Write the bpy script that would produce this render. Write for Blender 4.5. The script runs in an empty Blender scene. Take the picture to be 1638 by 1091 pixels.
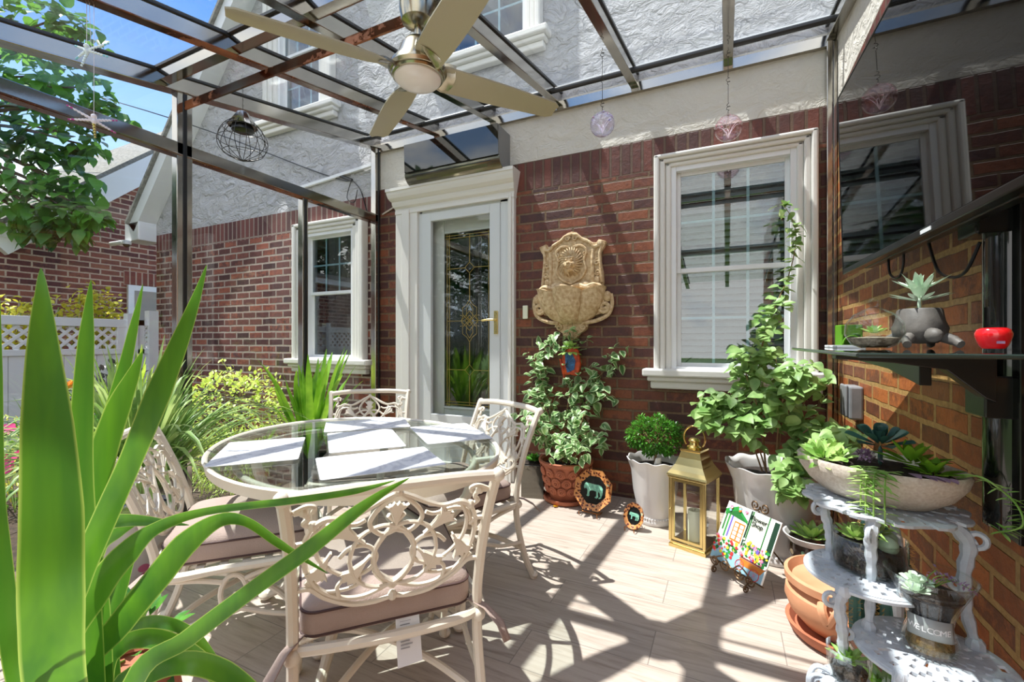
import bpy, bmesh, math, random
from mathutils import Vector, Matrix, noise
R = math.radians
pi = math.pi
scene = bpy.context.scene
COL = scene.collection
# ------------------------------------------------------------------ camera
cam_d = bpy.data.cameras.new('camera'); cam = bpy.data.objects.new('camera', cam_d); COL.objects.link(cam)
cam.location = (0, 0, 1.18); cam.rotation_euler = (R(90), 0, R(25.6))
cam_d.sensor_width = 36; cam_d.lens = 716/1638*36; cam_d.shift_y = 2.0/1638; cam_d.clip_start = .02; cam_d.clip_end = 300
scene.camera = cam
# ------------------------------------------------------------------ exposure, sky, sun
scene.view_settings.view_transform = 'Standard'; scene.view_settings.look = 'None'
scene.view_settings.exposure = 0.62; scene.view_settings.gamma = 1; scene.view_settings.use_curve_mapping = False
w = bpy.data.worlds.new('sky'); scene.world = w; w.use_nodes = True
nt = w.node_tree; nt.nodes.clear()
def N(nt, t, **k):
    n = nt.nodes.new(t)
    for a, b in k.items(): setattr(n, a, b)
    return n
def ramp(nt, stops, src=None, interp='LINEAR'):
    n = N(nt, 'ShaderNodeValToRGB'); cr = n.color_ramp; cr.interpolation = interp
    while len(cr.elements) < len(stops): cr.elements.new(.5)
    for e, (p, c) in zip(cr.elements, stops):
        e.position = p; e.color = (c[0], c[1], c[2], 1)
    if src is not None: nt.links.new(src, n.inputs[0])
    return n
tc = N(nt, 'ShaderNodeTexCoord'); sep = N(nt, 'ShaderNodeSeparateXYZ'); nt.links.new(tc.outputs['Generated'], sep.inputs[0])
base = ramp(nt, [(0, (.30, .32, .26)), (.02, (.66, .76, .90)), (.22, (.44, .64, .95)), (.55, (.10, .28, .72)), (1, (.07, .21, .60))], sep.outputs['Z'])
mp = N(nt, 'ShaderNodeMapping'); mp.inputs['Scale'].default_value = (1.6, 1.6, 3.2); mp.inputs['Location'].default_value = (.35, .1, .2)
nt.links.new(tc.outputs['Generated'], mp.inputs[0])
nz = N(nt, 'ShaderNodeTexNoise'); nz.inputs['Scale'].default_value = 1.5; nz.inputs['Detail'].default_value = 7; nz.inputs['Roughness'].default_value = .6
nt.links.new(mp.outputs[0], nz.inputs['Vector'])
cy = N(nt, 'ShaderNodeMath', operation='MULTIPLY_ADD'); cy.inputs[1].default_value = -.10; nt.links.new(sep.outputs['Y'], cy.inputs[0]); nt.links.new(nz.outputs['Fac'], cy.inputs[2])
cr = ramp(nt, [(.47, (0, 0, 0)), (.62, (1, 1, 1))], cy.outputs[0])
mx = N(nt, 'ShaderNodeMixRGB'); nt.links.new(cr.outputs[0], mx.inputs[0]); nt.links.new(base.outputs[0], mx.inputs[1]); mx.inputs[2].default_value = (1.25, 1.22, 1.18, 1)
bg = N(nt, 'ShaderNodeBackground'); bg.inputs[1].default_value = 1.15; nt.links.new(mx.outputs[0], bg.inputs[0])
wo = N(nt, 'ShaderNodeOutputWorld'); nt.links.new(bg.outputs[0], wo.inputs[0])
sd = bpy.data.lights.new('sun', 'SUN'); sd.energy = 6.2; sd.angle = R(.55); sd.color = (1, .97, .925)
sun = bpy.data.objects.new('sun', sd); COL.objects.link(sun)
sun.rotation_euler = Vector((.34, .095, -.83)).to_track_quat('-Z', 'Y').to_euler(); sun.location = (-4, -1, 9)
random.seed(7)
U = random.uniform

# ------------------------------------------------------------------ materials
def srgb(h):
    h = h.lstrip('#'); v = [int(h[i:i+2], 16)/255 for i in (0, 2, 4)]
    return tuple((c/12.92 if c <= .04045 else ((c+.055)/1.055)**2.4) for c in v)
def mat(name, col, rough=.5, metal=0, bump=0, bscale=40, var=0, vscale=6, spec=.5, col2=None, trans=0, coat=0, **k):
    m = bpy.data.materials.new(name); m.use_nodes = True; nt = m.node_tree
    b = nt.nodes['Principled BSDF']
    c = srgb(col) if isinstance(col, str) else col
    b.inputs['Base Color'].default_value = (*c, 1); b.inputs['Roughness'].default_value = rough; b.inputs['Metallic'].default_value = metal
    b.inputs['Specular IOR Level'].default_value = spec; b.inputs['Coat Weight'].default_value = coat
    if col2 or var:
        t = N(nt, 'ShaderNodeTexCoord'); n = N(nt, 'ShaderNodeTexNoise'); n.inputs['Scale'].default_value = vscale; n.inputs['Detail'].default_value = 5
        nt.links.new(t.outputs['Object'], n.inputs['Vector'])
        c2 = srgb(col2) if isinstance(col2, str) else (col2 or tuple(x*(1-var) for x in c))
        r = ramp(nt, [(.35, c), (.65, c2)], n.outputs['Fac']); nt.links.new(r.outputs[0], b.inputs['Base Color'])
    if bump:
        t = N(nt, 'ShaderNodeTexCoord'); n = N(nt, 'ShaderNodeTexNoise'); n.inputs['Scale'].default_value = bscale; n.inputs['Detail'].default_value = 4
        nt.links.new(t.outputs['Object'], n.inputs['Vector'])
        bp = N(nt, 'ShaderNodeBump'); bp.inputs['Strength'].default_value = bump; bp.inputs['Distance'].default_value = .01
        nt.links.new(n.outputs['Fac'], bp.inputs['Height']); nt.links.new(bp.outputs[0], b.inputs['Normal'])
    return m
def leafmat(name, c1, c2, rough=.4, tr=.35, vs=8, edge=None, streak=None):
    m = bpy.data.materials.new(name); m.use_nodes = True; nt = m.node_tree; b = nt.nodes['Principled BSDF']; out = nt.nodes['Material Output']
    t = N(nt, 'ShaderNodeTexCoord'); n = N(nt, 'ShaderNodeTexNoise'); n.inputs['Scale'].default_value = vs; n.inputs['Detail'].default_value = 3
    if streak: sm = N(nt, 'ShaderNodeMapping'); sm.inputs['Scale'].default_value = streak; nt.links.new(t.outputs['Object'], sm.inputs[0]); nt.links.new(sm.outputs[0], n.inputs['Vector'])
    else: nt.links.new(t.outputs['Object'], n.inputs['Vector'])
    r = ramp(nt, [(.35, srgb(c1)), (.65, srgb(c2))], n.outputs['Fac']); cs = r.outputs[0]
    if edge:
        g = N(nt, 'ShaderNodeAttribute'); g.attribute_name = 'edge'
        er = ramp(nt, [(.45 if edge != 'a8c860' else .82, (0, 0, 0)), (.75 if edge != 'a8c860' else .99, (1, 1, 1))], g.outputs['Fac'])
        mxx = N(nt, 'ShaderNodeMixRGB'); nt.links.new(er.outputs[0], mxx.inputs[0]); nt.links.new(cs, mxx.inputs[1]); mxx.inputs[2].default_value = (*srgb(edge), 1); cs = mxx.outputs[0]
    nt.links.new(cs, b.inputs['Base Color']); b.inputs['Roughness'].default_value = rough
    tl = N(nt, 'ShaderNodeBsdfTranslucent'); hs = N(nt, 'ShaderNodeHueSaturation'); hs.inputs['Value'].default_value = 1.3; hs.inputs['Hue'].default_value = .48
    nt.links.new(cs, hs.inputs['Color']); nt.links.new(hs.outputs[0], tl.inputs['Color'])
    ms = N(nt, 'ShaderNodeMixShader'); ms.inputs[0].default_value = tr
    nt.links.new(b.outputs[0], ms.inputs[1]); nt.links.new(tl.outputs[0], ms.inputs[2]); nt.links.new(ms.outputs[0], out.inputs[0])
    return m
def glassmat(name, tint=(1, 1, 1), refl=.6, rough=.0, haze=0, base=.04):
    m = bpy.data.materials.new(name); m.use_nodes = True; nt = m.node_tree; nt.nodes.clear()
    out = N(nt, 'ShaderNodeOutputMaterial'); tr = N(nt, 'ShaderNodeBsdfTransparent'); tr.inputs[0].default_value = (*tint, 1)
    gl = N(nt, 'ShaderNodeBsdfGlossy'); gl.inputs['Roughness'].default_value = rough; gl.inputs['Color'].default_value = (1, 1, 1, 1)
    fr = N(nt, 'ShaderNodeLayerWeight'); fr.inputs['Blend'].default_value = .5; pw = N(nt, 'ShaderNodeMath', operation='POWER'); pw.inputs[1].default_value = 4.5; nt.links.new(fr.outputs['Facing'], pw.inputs[0])
    mt = N(nt, 'ShaderNodeMath', operation='MULTIPLY_ADD'); mt.use_clamp = True; mt.inputs[1].default_value = refl; mt.inputs[2].default_value = base
    nt.links.new(pw.outputs[0], mt.inputs[0])
    ms = N(nt, 'ShaderNodeMixShader'); nt.links.new(mt.outputs[0], ms.inputs[0]); nt.links.new(tr.outputs[0], ms.inputs[1]); nt.links.new(gl.outputs[0], ms.inputs[2]); last = ms
    if haze:
        df = N(nt, 'ShaderNodeBsdfDiffuse'); df.inputs[0].default_value = (.8, .85, .88, 1)
        m2 = N(nt, 'ShaderNodeMixShader'); m2.inputs[0].default_value = haze
        nt.links.new(ms.outputs[0], m2.inputs[1]); nt.links.new(df.outputs[0], m2.inputs[2]); last = m2
    nt.links.new(last.outputs[0], out.inputs[0])
    return m
def brickmat(name, cols, mortar, axis='XZ', bw=.235, bh=.0795, ms=.011, off=.5, z0=0, bump=.6, rough=.75, x0=0, soldier=False, mortar2=None):
    m = bpy.data.materials.new(name); m.use_nodes = True; nt = m.node_tree; b = nt.nodes['Principled BSDF']
    t = N(nt, 'ShaderNodeTexCoord'); s = N(nt, 'ShaderNodeSeparateXYZ'); nt.links.new(t.outputs['Object'], s.inputs[0])
    cb = N(nt, 'ShaderNodeCombineXYZ')
    def addc(sock, c):
        q = N(nt, 'ShaderNodeMath', operation='ADD'); q.inputs[1].default_value = c; nt.links.new(sock, q.inputs[0]); return q.outputs[0]
    nw = N(nt, 'ShaderNodeTexNoise'); nw.inputs['Scale'].default_value = 9; nw.inputs['Detail'].default_value = 2; nt.links.new(t.outputs['Object'], nw.inputs['Vector'])
    wob = N(nt, 'ShaderNodeMath', operation='MULTIPLY_ADD'); wob.inputs[1].default_value = .012; wob.inputs[2].default_value = -.006; nt.links.new(nw.outputs['Fac'], wob.inputs[0])
    nt.links.new(addc(s.outputs[axis[0]], 40+x0), cb.inputs[0])
    zz = N(nt, 'ShaderNodeMath', operation='ADD'); nt.links.new(addc(s.outputs[axis[1]], 8+z0), zz.inputs[0]); nt.links.new(wob.outputs[0], zz.inputs[1])
    nt.links.new(zz.outputs[0], cb.inputs[1])
    br = N(nt, 'ShaderNodeTexBrick'); br.offset = off; br.inputs['Scale'].default_value = 1
    br.inputs['Brick Width'].default_value = bw; br.inputs['Row Height'].default_value = bh; br.inputs['Mortar Size'].default_value = ms; br.inputs['Mortar Smooth'].default_value = .25; br.inputs['Bias'].default_value = 0
    br.inputs['Color1'].default_value = (0, 0, 0, 1); br.inputs['Color2'].default_value = (1, 1, 1, 1); br.inputs['Mortar'].default_value = (.5, .5, .5, 1)
    nt.links.new(cb.outputs[0], br.inputs['Vector'])
    n = N(nt, 'ShaderNodeTexNoise'); n.inputs['Scale'].default_value = 22; n.inputs['Detail'].default_value = 6; n.inputs['Roughness'].default_value = .7; nt.links.new(t.outputs['Object'], n.inputs['Vector'])
    ad = N(nt, 'ShaderNodeMath', operation='MULTIPLY_ADD'); ad.inputs[1].default_value = .8; nt.links.new(n.outputs['Fac'], ad.inputs[0])
    sb = N(nt, 'ShaderNodeMath', operation='SUBTRACT'); sb.inputs[1].default_value = .4; nt.links.new(br.outputs['Color'], ad.inputs[2]); nt.links.new(ad.outputs[0], sb.inputs[0])
    st = [(i/(len(cols)-1), srgb(c)) for i, c in enumerate(cols)]
    r = ramp(nt, st, sb.outputs[0])
    n2 = N(nt, 'ShaderNodeTexNoise'); n2.inputs['Scale'].default_value = 60; n2.inputs['Detail'].default_value = 3; nt.links.new(t.outputs['Object'], n2.inputs['Vector'])
    mr = ramp(nt, [(.3, srgb(mortar)), (.75, srgb(mortar2 or mortar))], n2.outputs['Fac'])
    mx = N(nt, 'ShaderNodeMixRGB'); nt.links.new(br.outputs['Fac'], mx.inputs[0]); nt.links.new(r.outputs[0], mx.inputs[1]); nt.links.new(mr.outputs[0], mx.inputs[2])
    nt.links.new(mx.outputs[0], b.inputs['Base Color']); b.inputs['Roughness'].default_value = rough
    hh = N(nt, 'ShaderNodeMath', operation='MULTIPLY_ADD'); hh.inputs[1].default_value = -1.0
    n3 = N(nt, 'ShaderNodeMath', operation='MULTIPLY'); n3.inputs[1].default_value = .5; nt.links.new(n.outputs['Fac'], n3.inputs[0])
    nt.links.new(br.outputs['Fac'], hh.inputs[0]); nt.links.new(n3.outputs[0], hh.inputs[2])
    bp = N(nt, 'ShaderNodeBump'); bp.inputs['Strength'].default_value = bump; bp.inputs['Distance'].default_value = .012
    nt.links.new(hh.outputs[0], bp.inputs['Height']); nt.links.new(bp.outputs[0], b.inputs['Normal'])
    return m
def stuccomat(name, col, strength=.7, scale=1.0):
    m = bpy.data.materials.new(name); m.use_nodes = True; nt = m.node_tree; b = nt.nodes['Principled BSDF']
    b.inputs['Base Color'].default_value = (*srgb(col), 1); b.inputs['Roughness'].default_value = .85
    t = N(nt, 'ShaderNodeTexCoord')
    n0 = N(nt, 'ShaderNodeTexNoise'); n0.inputs['Scale'].default_value = 3*scale; n0.inputs['Detail'].default_value = 3; nt.links.new(t.outputs['Object'], n0.inputs['Vector'])
    sv = N(nt, 'ShaderNodeVectorMath', operation='SCALE'); sv.inputs['Scale'].default_value = .35; nt.links.new(n0.outputs['Color'], sv.inputs[0]); av = N(nt, 'ShaderNodeVectorMath', operation='ADD'); nt.links.new(t.outputs['Object'], av.inputs[0]); nt.links.new(sv.outputs[0], av.inputs[1])
    mp = N(nt, 'ShaderNodeMapping'); mp.inputs['Scale'].default_value = (1, 1, 1.6); nt.links.new(av.outputs[0], mp.inputs[0])
    n1 = N(nt, 'ShaderNodeTexVoronoi'); n1.feature = 'F1'; n1.inputs['Scale'].default_value = 7*scale; nt.links.new(mp.outputs[0], n1.inputs['Vector'])
    n4 = N(nt, 'ShaderNodeTexNoise'); n4.inputs['Scale'].default_value = 11*scale; n4.inputs['Detail'].default_value = 5; n4.inputs['Distortion'].default_value = .6; nt.links.new(mp.outputs[0], n4.inputs['Vector'])
    r4 = ramp(nt, [(.38, (0, 0, 0)), (.50, (.45, .45, .45)), (.54, (.30, .30, .30)), (.68, (.6, .6, .6))], n4.outputs['Fac'])
    r1 = N(nt, 'ShaderNodeMath', operation='MULTIPLY_ADD'); r1.inputs[1].default_value = .9; nt.links.new(n1.outputs['Distance'], r1.inputs[0]); nt.links.new(r4.outputs[0], r1.inputs[2])
    n2 = N(nt, 'ShaderNodeTexNoise'); n2.inputs['Scale'].default_value = 45; n2.inputs['Detail'].default_value = 4; nt.links.new(t.outputs['Object'], n2.inputs['Vector'])
    ad = N(nt, 'ShaderNodeMath', operation='MULTIPLY_ADD'); ad.inputs[1].default_value = .35; nt.links.new(n2.outputs['Fac'], ad.inputs[0]); nt.links.new(r1.outputs[0], ad.inputs[2])
    bp = N(nt, 'ShaderNodeBump'); bp.inputs['Strength'].default_value = strength; bp.inputs['Distance'].default_value = .03
    nt.links.new(ad.outputs[0], bp.inputs['Height']); nt.links.new(bp.outputs[0], b.inputs['Normal'])
    return m
MT = {}
MT['brick_in'] = brickmat('patio_brick', ['3f211c', '4f2820', '5f3020', '703a22', '84492a', '53291f'], '5e4833', mortar2='7a5f43', bump=.8, rough=.55, ms=.0095)
MT['soldier_in'] = brickmat('patio_soldier_brick', ['42211a', '552a1e', '6a3424', '4c251d'], '5c4432', bw=.0795, bh=.245, z0=-8-2.447+.245*40, off=0, bump=.8, rough=.55)
MT['brick_out'] = brickmat('outside_brick', ['402627', '54302d', '643832', '6f423a', '96543f', '51302e'], '9c8c80', mortar2='b3a598', bump=.8)  # outside stretch: maroon bricks with paler mortar than the patio bricks
MT['soldier_out'] = brickmat('outside_soldier_brick', ['4c2b2b', '633632', '70403a'], '8d7d72', bw=.0795, bh=.245, z0=-8-2.42+.245*40, off=0, bump=.8)
MT['brick_side'] = brickmat('side_brick', ['57301f', '754222', '964f26', 'ad6430', '643722', '8f5833'], '94713e', axis='YZ', mortar2='b8945c', bump=.9, rough=.55, bw=.235, ms=.012)
MT['brick_far'] = brickmat('neighbor_brick', ['4a2828', '623330', '723e36', '7e493d', '8c5442', '563030'], 'ab9483', axis='YZ', mortar2='c2ad9b', bw=.24, bump=.6)
MT['stucco'] = stuccomat('patio_stucco', 'cbc6bc', .45, .8)
MT['stucco_up'] = stuccomat('gable_stucco', 'b4b4b6', 1.0, .75)
MT['white'] = mat('white_paint', 'dcdad4', .45, bump=.08, bscale=30)
MT['vinyl'] = mat('white_vinyl', 'e2e4e6', .3)
MT['door_white'] = mat('door_white', 'cfd3d3', .4)
MT['inner_door'] = mat('inner_door_grey', 'ccd0ca', .45)
MT['steel'] = mat('polished_steel', 'b4b0a8', .12, 1, bump=.05, bscale=5)
MT['steel_dark'] = mat('dark_gasket', '1a1b1c', .35)
def rustmat():
    m = mat('rusty_steel', '8c8274', .25, 1); nt = m.node_tree; b = nt.nodes['Principled BSDF']
    t = N(nt, 'ShaderNodeTexCoord'); n = N(nt, 'ShaderNodeTexNoise'); n.inputs['Scale'].default_value = 2.2; n.inputs['Detail'].default_value = 8; n.inputs['Roughness'].default_value = .7; nt.links.new(t.outputs['Object'], n.inputs['Vector'])
    k = ramp(nt, [(.57, (0, 0, 0)), (.62, (1, 1, 1))], n.outputs['Fac']); c = ramp(nt, [(.40, srgb('8d867a')), (.55, srgb('7a4a30')), (.68, srgb('9a5a34'))], n.outputs['Fac'])
    nt.links.new(c.outputs[0], b.inputs['Base Color'])
    iv = ramp(nt, [(0, (1, 1, 1)), (1, (.1, .1, .1))], k.outputs[0]); nt.links.new(iv.outputs[0], b.inputs['Metallic'])
    rr = ramp(nt, [(0, (.2, .2, .2)), (1, (.7, .7, .7))], k.outputs[0]); nt.links.new(rr.outputs[0], b.inputs['Roughness'])
    return m
MT['rust'] = rustmat()
MT['glass'] = glassmat('window_glass', (.98, .99, .985), .7, base=.03)
MT['roof_glass'] = glassmat('roof_glass', (.96, .98, .985), .6, haze=.02, base=.035)
MT['table_glass'] = glassmat('table_glass', (.90, .95, .93), .8, base=.05)
MT['dark_glass'] = glassmat('house_window_glass', (.80, .86, .88), .8, base=.10)
MT['thin_glass'] = glassmat('clear_vessel_glass', (.96, .975, .965), .8, base=.035)
MT['edge_glass'] = mat('glass_edge', '5f8078', .1)
MT['cream'] = mat('cream_painted_metal', 'dcd3c2', .38, bump=.15, bscale=25)
MT['white_iron'] = mat('white_painted_iron', 'c9cfd6', .5, bump=.25, bscale=60, col2='b3bac2', vscale=30)
MT['black_gloss'] = mat('screen_black', '060607', .02, spec=.28)
MT['black'] = mat('black_plastic', '101112', .28)
MT['black_metal'] = mat('black_metal', '141615', .22, .3)
MT['fan_blade'] = mat('fan_blade_champagne', 'a39a7e', .35)
MT['came'] = mat('came_brass', 'b8a050', .3, .4)
MT['nickel'] = mat('brushed_nickel', 'b0a894', .22, 1)
MT['opal'] = mat('opal_glass', 'e0d8d2', .25)
MT['brass'] = mat('polished_brass', 'e2cb8a', .2, 1)
MT['candle'] = mat('candle_wax', 'dfe0c8', .5)
MT['ceramic'] = mat('white_glazed_ceramic', 'cfccca', .18, coat=.5)
MT['terracotta'] = mat('terracotta', 'b87050', .75, bump=.2, bscale=50, col2='9c5a40')
MT['terracotta_pale'] = mat('pale_terracotta', 'd39a74', .75, bump=.1, bscale=40, col2='c48660')
MT['soil'] = mat('potting_soil', '1d1613', .9, bump=1, bscale=120, col2='33261f', vscale=70)
MT['stone'] = mat('limestone_relief', 'd6c09a', .7, bump=.6, bscale=40, col2='b3946a', vscale=40)
MT['stone_edge'] = mat('grey_fieldstone', '8f8b80', .8, bump=.5, bscale=20, col2='6b685f')
MT['bowl'] = mat('speckled_concrete', 'cdc3b6', .7, bump=.15, bscale=90, col2='bcae9f', vscale=140)
MT['stem'] = mat('woody_stem', '8a6a4a', .7)
MT['greenstem'] = mat('green_stem', '7c9a4a', .5)
MT['wire'] = mat('dark_wire', '3a3630', .4, .7)
MT['rustwire'] = mat('bronze_iron', '6a5138', .4, .7)
MT['red'] = mat('red_lacquer', 'd0141c', .15, coat=.6)
MT['green'] = mat('lime_green_ceramic', '5f9a1e', .35)
MT['grey_cer'] = mat('charcoal_ceramic', '4d4a46', .6, bump=.2, bscale=30, col2='6a655f', vscale=12)
MT['lime_leaf'] = leafmat('lime_leaf', 'a8c84a', 'd0de78', tr=.35)
# ------------------------------------------------------------------ mesh helpers
class M:
    def __init__(s): s.v = []; s.f = []; s.mi = []; s.T = None; s.edge = None
    def add(s, vs, fs, mi=0):
        o = len(s.v)
        for p in vs:
            p = Vector(p); s.v.append(s.T @ p if s.T is not None else p)
        for f in fs: s.f.append([i+o for i in f]); s.mi.append(mi)
        return s
    def box(s, x0, x1, y0, y1, z0, z1, mi=0):
        return s.add([(x, y, z) for z in (z0, z1) for y in (y0, y1) for x in (x0, x1)], [(0, 2, 3, 1), (4, 5, 7, 6), (0, 1, 5, 4), (2, 6, 7, 3), (0, 4, 6, 2), (1, 3, 7, 5)], mi)
    def frame(s, x0, x1, z0, z1, w, y0, y1, mi=0, wb=None, wt=None):
        wb = w if wb is None else wb; wt = w if wt is None else wt
        s.box(x0, x0+w, y0, y1, z0, z1, mi); s.box(x1-w, x1, y0, y1, z0, z1, mi)
        if wb: s.box(x0+w, x1-w, y0, y1, z0, z0+wb, mi)
        if wt: s.box(x0+w, x1-w, y0, y1, z1-wt, z1, mi)
        return s
    def beam(s, a, b, w, h, mi=0, up=(0, 0, 1)):
        a = Vector(a); b = Vector(b); d = (b-a).normalized(); u = Vector(up); x = d.cross(u).normalized(); u = x.cross(d)
        vs = [p + x*i*w/2 + u*j*h/2 for p in (a, b) for j in (-1, 1) for i in (-1, 1)]
        return s.add(vs, [(0, 2, 3, 1), (4, 5, 7, 6), (0, 1, 5, 4), (2, 6, 7, 3), (0, 4, 6, 2), (1, 3, 7, 5)], mi)
    def tube(s, pts, r, n=8, mi=0, closed=False, flat=None, cap=True):
        pts = [Vector(p) for p in pts]; k = len(pts)
        rr = r if isinstance(r, (list, tuple)) else [r]*k
        if len(rr) != k: rr = [rr[min(int(i*len(rr)/k), len(rr)-1)] for i in range(k)]
        vs = []; nx = None
        for i in range(k):
            if closed: d = pts[(i+1) % k]-pts[i-1]
            else: d = pts[min(i+1, k-1)]-pts[max(i-1, 0)]
            if d.length < 1e-9: d = Vector((0, 0, 1))
            d.normalize()
            if nx is None:
                nx = d.cross(Vector(flat) if flat else Vector((0, 0, 1)))
                if nx.length < .1: nx = d.cross(Vector((0, 1, 0)))
            if flat: nx = d.cross(Vector(flat))
            nx = (nx - d*nx.dot(d))
            if nx.length < 1e-6: nx = d.orthogonal()
            nx.normalize(); ny = d.cross(nx)
            for j in range(n):
                t = 2*pi*(j+.5)/n; vs.append(pts[i]+nx*math.cos(t)*rr[i]+ny*math.sin(t)*rr[i])
        fs = []
        for i in range(k if closed else k-1):
            a = i*n; b = ((i+1) % k)*n
            for j in range(n): fs.append((a+j, a+(j+1) % n, b+(j+1) % n, b+j))
        if not closed and cap: fs.append(tuple(range(n-1, -1, -1))); fs.append(tuple((k-1)*n+j for j in range(n)))
        return s.add(vs, fs, mi)
    def lathe(s, prof, n=32, c=(0, 0, 0), mi=0, fn=None, sx=1, sy=1, cap=True):
        vs = []
        for i, (r, z) in enumerate(prof):
            for j in range(n):
                t = 2*pi*j/n; q, dz = fn(t, r, z, i) if fn else (r, 0)
                vs.append((c[0]+q*math.cos(t)*sx, c[1]+q*math.sin(t)*sy, c[2]+z+dz))
        fs = [(i*n+j, i*n+(j+1) % n, (i+1)*n+(j+1) % n, (i+1)*n+j) for i in range(len(prof)-1) for j in range(n)]
        if cap:
            if prof[0][0] > 1e-4: fs.append(tuple(range(n-1, -1, -1)))
            if prof[-1][0] > 1e-4: fs.append(tuple((len(prof)-1)*n+j for j in range(n)))
        return s.add(vs, fs, mi)
    def sph(s, c, r, n=12, mi=0, sc=(1, 1, 1)):
        m = n//2+1; return s.lathe([(r*math.sin(pi*i/m)+1e-5, -r*math.cos(pi*i/m)*sc[2]) for i in range(m+1)], n, c, mi, sx=sc[0], sy=sc[1], cap=False)
    def prism(s, poly, a0, a1, plane='XZ', mi=0):
        # poly in the plane, extruded along the third axis from a0 to a1
        def P(p, a): return {'XZ': (p[0], a, p[1]), 'YZ': (a, p[0], p[1]), 'XY': (p[0], p[1], a)}[plane]
        n = len(poly); vs = [P(p, a0) for p in poly]+[P(p, a1) for p in poly]
        return s.add(vs, [tuple(range(n)), tuple(range(2*n-1, n-1, -1))]+[(i, i+n, (i+1) % n+n, (i+1) % n) for i in range(n)], mi)
    def leaf(s, p, d, up, L, W, kind='oval', curl=.15, mi=0, fold=.12):
        p = Vector(p); d = Vector(d).normalized(); up = Vector(up); x = d.cross(up)
        if x.length < 1e-3: x = d.orthogonal()
        x.normalize(); n = x.cross(d)
        prof = {'oval': [(0, .06), (.25, .8), (.5, 1), (.78, .7), (1, .03)], 'heart': [(0, .12), (.12, .85), (.38, 1), (.7, .6), (1, .02)],
                'blade': [(0, .5), (.3, 1), (.65, .75), (1, .04)], 'spoon': [(0, .25), (.4, .7), (.75, 1), (.93, .7), (1, .15)], 'tiny': [(0, .2), (.5, 1), (1, .1)]}[kind]
        vs = []; ed = []
        for t, w in prof:
            q = p+d*L*t-n*curl*L*t*t
            vs += [q-x*W*w/2+n*fold*W*w, q, q+x*W*w/2+n*fold*W*w]; ed += [1, 0, 1]
        k = len(prof); fs = []
        for i in range(k-1): fs += [(3*i, 3*i+1, 3*i+4, 3*i+3), (3*i+1, 3*i+2, 3*i+5, 3*i+4)]
        if s.edge is not None: s.edge += ed
        return s.add(vs, fs, mi)
    def strap(s, pts, ws, up=(0, 0, 1), fold=.18, mi=0):
        if s.edge is not None: s.edge += [1, .3, 0, .3, 1]*len(pts)
        pts = [Vector(p) for p in pts]; k = len(pts); vs = []
        for i in range(k):
            d = (pts[min(i+1, k-1)]-pts[max(i-1, 0)]).normalized(); x = d.cross(Vector(up))
            if x.length < .05: x = d.orthogonal()
            x.normalize(); n = x.cross(d); w = ws[i]
            vs += [pts[i]-x*w+n*fold*w, pts[i]-x*w*.5+n*fold*w*.3, pts[i], pts[i]+x*w*.5+n*fold*w*.3, pts[i]+x*w+n*fold*w]
        fs = [(5*i+j, 5*i+j+1, 5*i+6+j, 5*i+5+j) for i in range(k-1) for j in range(4)]
        return s.add(vs, fs, mi)
    def build(s, name, mats, parent=None, smooth=True, bevel=0, sub=0, solid=0, angle=35):
        me = bpy.data.meshes.new(name); me.from_pydata([tuple(v) for v in s.v], [], s.f)
        if not isinstance(mats, (list, tuple)): mats = [mats]
        for m in mats: me.materials.append(MT[m] if isinstance(m, str) else m)
        me.polygons.foreach_set('material_index', s.mi)
        if s.edge is not None:
            at = me.attributes.new('edge', 'FLOAT', 'POINT'); at.data.foreach_set('value', s.edge)
        me.update()
        bm = bmesh.new(); bm.from_mesh(me); 
        if s.edge is None: bmesh.ops.recalc_face_normals(bm, faces=bm.faces)
        bm.to_mesh(me); bm.free()
        if smooth:
            me.polygons.foreach_set('use_smooth', [True]*len(me.polygons))
            try: me.set_sharp_from_angle(angle=R(angle))
            except Exception: pass
        o = bpy.data.objects.new(name, me); COL.objects.link(o); o.parent = parent
        if solid: mo = o.modifiers.new('t', 'SOLIDIFY'); mo.thickness = solid; mo.offset = 0
        if bevel: mo = o.modifiers.new('b', 'BEVEL'); mo.width = bevel; mo.segments = 2; mo.limit_method = 'ANGLE'; mo.angle_limit = R(40)
        if sub: mo = o.modifiers.new('s', 'SUBSURF'); mo.levels = mo.render_levels = sub
        return o
def tag(o, label=None, cat=None, group=None, kind=None):
    if label: o['label'] = label
    if cat: o['category'] = cat
    if group: o['group'] = group
    if kind: o['kind'] = kind
    return o
def thing(name, label, cat, loc=(0, 0, 0), rz=0, group=None, kind=None):
    o = bpy.data.objects.new(name, None); COL.objects.link(o); o.location = loc; o.rotation_euler = (0, 0, rz); o.empty_display_size = .05
    return tag(o, label, cat, group, kind)
def kids(o): return [c for c in bpy.data.objects if c.parent == o]
def dup(o, loc, rz, label=None, parent=None):
    c = o.copy(); COL.objects.link(c)
    if parent is not None: c.parent = parent
    else: c.location = loc; c.rotation_euler = (0, 0, rz)
    if label: c['label'] = label
    for ch in kids(o):
        if ch is not c: dup(ch, None, None, None, c)
    return c
def text(name, s, size, m, parent, loc, rot, ext=.0008, align='CENTER', sp=1):
    cu = bpy.data.curves.new(name, 'FONT'); cu.body = s; cu.size = size; cu.extrude = ext; cu.align_x = align; cu.space_line = sp
    t = bpy.data.objects.new(name, cu); COL.objects.link(t); bpy.context.view_layer.update()
    me = bpy.data.meshes.new_from_object(t.evaluated_get(bpy.context.evaluated_depsgraph_get())); bpy.data.objects.remove(t)
    me.materials.clear(); me.materials.append(MT[m]); o = bpy.data.objects.new(name, me); COL.objects.link(o)
    o.parent = parent; o.location = loc; o.rotation_euler = rot
    return o
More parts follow.
